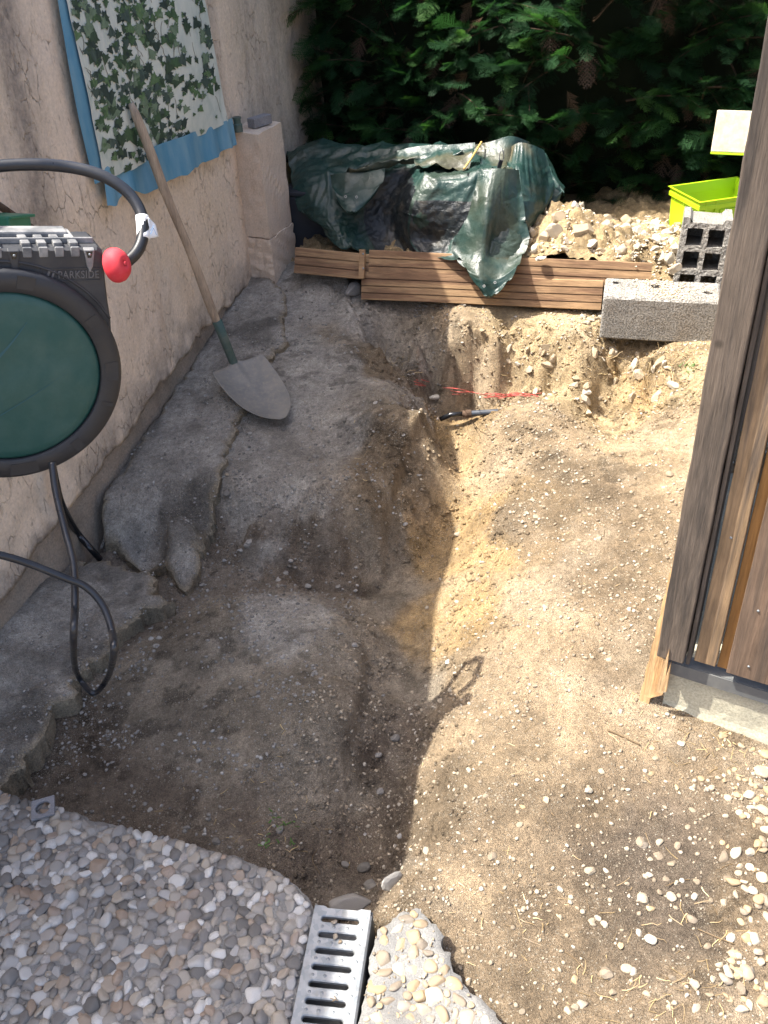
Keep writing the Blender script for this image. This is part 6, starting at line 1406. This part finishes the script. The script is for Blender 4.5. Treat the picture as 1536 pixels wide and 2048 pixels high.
for c in range(ncell):
    y1 = -.012-c*pitch; y0 = y1-pitch; cy = (y0+y1)/2; inn = stad(cy); n = len(inn); b = len(V)
    # outer ring matched to the slot outline: straight up/down or sideways
    outp = []
    for k, (x, y) in enumerate(inn):
        if k < 10: a = -math.pi/2+math.pi*k/9; cx = x_r
        else: a = math.pi/2+math.pi*(k-10)/9; cx = x_l
        ca, sa = math.cos(a), math.sin(a)
        if k in (0, 19): outp.append((x, y0))
        elif k in (9, 10): outp.append((x, y1))
        else:
            px_ = sx1-sh_ if k < 10 else sx0+sh_; tx = (cx-px_)/ca if abs(ca) > 1e-6 else 1e9; ty = ((y1 if sa > 0 else y0)-cy)/sa if abs(sa) > 1e-6 else 1e9; t = min(tx, ty); outp.append((px_+ca*t, cy+sa*t))
    V += [(x, y, top) for x, y in outp]; V += [(x+(0), y, top) for x, y in [(px*1.0, py) for px, py in [(x+(x-((sx1-sh_) if k < 10 else (sx0+sh_)))*.35, cy+(y-cy)*1.35) for k, (x, y) in enumerate(inn)]]]; V += [(x, y, top-.0022) for x, y in inn]; V += [(x, y, top-.010) for x, y in inn]
    for l in range(3):
        for k in range(n): k2 = (k+1) % n; F.append((b+l*n+k, b+l*n+k2, b+(l+1)*n+k2, b+(l+1)*n+k))
    # fill the four corners of the cell
    for kx, xx in ((range(0, 10), x_r), (range(10, 20), x_l)):
        ks = list(kx)
        for i in range(len(ks)-1):
            p, q = outp[ks[i]], outp[ks[i+1]]
            for cyy in (y0, y1):
                pass
        i0 = len(V); V += [(xx, y0, top), (xx, y1, top)]
        lowk = [k for k in ks if abs(outp[k][1]-y0) < 1e-9]; hik = [k for k in ks if abs(outp[k][1]-y1) < 1e-9]; sid = [k for k in ks if abs(outp[k][0]-xx) < 1e-9]
        if sid:
            kl = min(sid, key=lambda k: outp[k][1]); kh = max(sid, key=lambda k: outp[k][1]); a1 = max(lowk, key=lambda k: abs(outp[k][0])) ; a2 = max(hik, key=lambda k: abs(outp[k][0]))
            F.append((b+a1, i0, b+kl)); F.append((b+kh, i0+1, b+a2))
b = len(V); yE = -.012-ncell*pitch
# side flanges: left strip, right strip with a bevel and folded skirts; far end with a notch
def qd(pts): 
    global V, F
    i = len(V); V += pts; F.append(tuple(range(i, i+len(pts))))
qd([(-hw, -.012, top), (x_l, -.012, top), (x_l, yE, top), (-hw, yE, top)][::-1]); qd([(-hw, -.012, top), (-hw, yE, top), (-hw, yE, -.02), (-hw, -.012, -.02)])
qd([(x_r, -.012, top), (x_r, yE, top), (hw-.004, yE, top-.001), (hw-.004, -.012, top-.001)]); qd([(hw-.004, -.012, top-.001), (hw-.004, yE, top-.001), (hw, yE, top-.006), (hw, -.012, top-.006)]); qd([(hw, -.012, top-.006), (hw, yE, top-.006), (hw, yE, -.02), (hw, -.012, -.02)])
qd([(-hw, 0, top), (-hw+.022, 0, top), (-hw+.030, -.0045, top), (hw-.034, -.0045, top), (hw-.026, 0, top), (hw-.004, 0, top-.001), (hw-.004, -.012, top-.001), (-hw, -.012, top)])
qd([(-hw, 0, top), (-hw, 0, -.012), (-hw+.022, 0, -.012), (-hw+.022, 0, top)]); qd([(hw-.026, 0, top), (hw-.026, 0, -.012), (hw-.004, 0, -.012), (hw-.004, 0, top)])
o = mesh_np('slotted_plate', np.array(V), [f[::-1] for f in F], M_GALV, gr, smooth=False)
V2, F2 = lathe([(0, .0016), (.0018, .0013), (.0032, .0005), (.0038, 0)], 12); me = None
for c in range(1, ncell):
    for x in (-hw+.013, -.026, .004, hw-.030):
        if me is None: s_ = mesh_np('rivet_dimple', V2, F2, M_GALV, gr); me = s_.data
        else: s_ = bpy.data.objects.new('rivet_dimple', me); COL.objects.link(s_); s_.parent = gr
        s_.location = (x+.012, -.012-c*pitch, top)
mb = MB(); mb.box((0, -.43, -.105), (gw, .86, .006)); mb.box((-hw+.002, -.43, -.055), (.004, .86, .10)); mb.box((hw-.002, -.43, -.055), (.004, .86, .10)); mb.build('trough', M_FLASH, gr)
for a_, b_, s in ((669, 1846, .008), (671, 1876, .0085), (680, 1884, .005)):
    p = at(a_, b_, .004); singles(PMY, [p+np.array([0, 0, s*.4])], [s], [a_], [.1], 'stone', ground)
p = at(670, 2000, .006); mb = MB(); mb.tube(spline([at(664, 2003, .006), at(672, 1998, .009), at(668, 1992, .006)], 4), .0009, 5); mb.tube([at(660, 1996, .006), at(676, 2001, .007)], .0008, 5); tag(mb.build('dry_sprig', M_STRAW), 'tiny dry brown sprig lying across the slotted drain grate', 'sprig', kind='stuff')
# small square grey frame with a round hole on the paving corner
c_ = at(88, 1620, .006); n = 40; V = []; F = []
for z in (.004, -.004):
    for rad in (None, 1.):
        for k in range(n):
            a = 2*math.pi*k/n
            if rad is None: m_ = max(abs(math.cos(a)), abs(math.sin(a))); V.append((.0285*math.cos(a)/m_, .0285*math.sin(a)/m_, z))
            else: V.append((.0185*math.cos(a), .0185*math.sin(a), z))
for k in range(n):
    k2 = (k+1) % n; F += [(k, k2, n+k2, n+k), (2*n+k, 3*n+k, 3*n+k2, 2*n+k2), (k, 2*n+k, 2*n+k2, k2), (n+k, n+k2, 3*n+k2, 3*n+k)]
o = mesh_np('square_frame', np.array(V), [f[::-1] for f in F], M_GREYB, smooth=False); o.location = tuple(c_+np.array([0, 0, .008])); o.rotation_euler = (R(3), R(-3), R(14)); b_ = o.modifiers.new('b', 'BEVEL'); b_.width = .0012; b_.limit_method = 'ANGLE'
tag(o, 'small square grey frame with a round hole lying at the corner of the pebble paving', 'frame')

# ------------------------------------------------------------------ pipe, fitting, cables and chunk in the hole
p0, p1 = drop(905, 828), drop(1034, 824); z0 = .062; a_, b_ = at(940, 827, z0), at(1036, 822, z0+.012)
wpipe = tag(empty('water_pipe', tuple(a_)), 'blue-black plastic water pipe with a brown coupling bridging the hole below the boards', 'pipe')
wp(pipe('pipe', [a_, (a_+b_)/2+np.array([0, 0, .002]), b_], .0115, .009, M_PIPE), wpipe)
dv = nrm(a_-b_); mb = MB(); mb.tube([a_-dv*.006, a_+dv*.002, a_+dv*.004, a_+dv*.016, a_+dv*.018, a_+dv*.03], .016, 14, rr=[.0145, .0165, .0165, .0165, .014, .014]); wp(mb.build('coupling', M_BARK, smooth=False), wpipe)
mb = MB(); mb.tube([a_+dv*.03, a_+dv*.075, a_+dv*.12-np.array([0, 0, .02])], .010, 12); wp(mb.build('buried_pipe_end', M_HOSEB, smooth=True), wpipe)
r = np.random.default_rng(4)
cb = tag(empty('red_cables', tuple(drop(950, 790))), 'loose bundle of thin dusty red cables lying along the foot of the cut bank', 'cables')
for k in range(7):
    pts = []
    e0 = (835+r.normal(0, 8), 765+r.normal(0, 4)) if k < 5 else (905, 790); 
    for t in np.linspace(0, 1, 7): 
        X = e0[0]+(1085-8*k-e0[0])*t; Y = e0[1]+(790-e0[1])*t+ (10 if k < 5 else 0)*math.sin(math.pi*t)+r.normal(0, 2.6); p = drop(X, Y); pts.append(at(X, Y, p[2]+.006+.012*math.sin(math.pi*t)))
    mb = MB(); mb.tube(spline(pts, 6), .0016, 6); wp(mb.build('cable', M_REDW, smooth=True), cb)
p = drop(870, 800); o = mesh_np('pale_chunk', ANGSH[4][0]*np.array([.038, .02, .022]), ANGSH[4][1], M_CHUNK, smooth=False); o.location = (p[0], p[1], p[2]+.014); o.rotation_euler = (.2, -.1, .1); tag(o, 'pale broken chunk of masonry lying beside the red cables at the edge of the hole', 'chunk')
for o in list(bpy.data.objects):
    if o.type == 'MESH' and not o.users_collection: bpy.data.objects.remove(o)
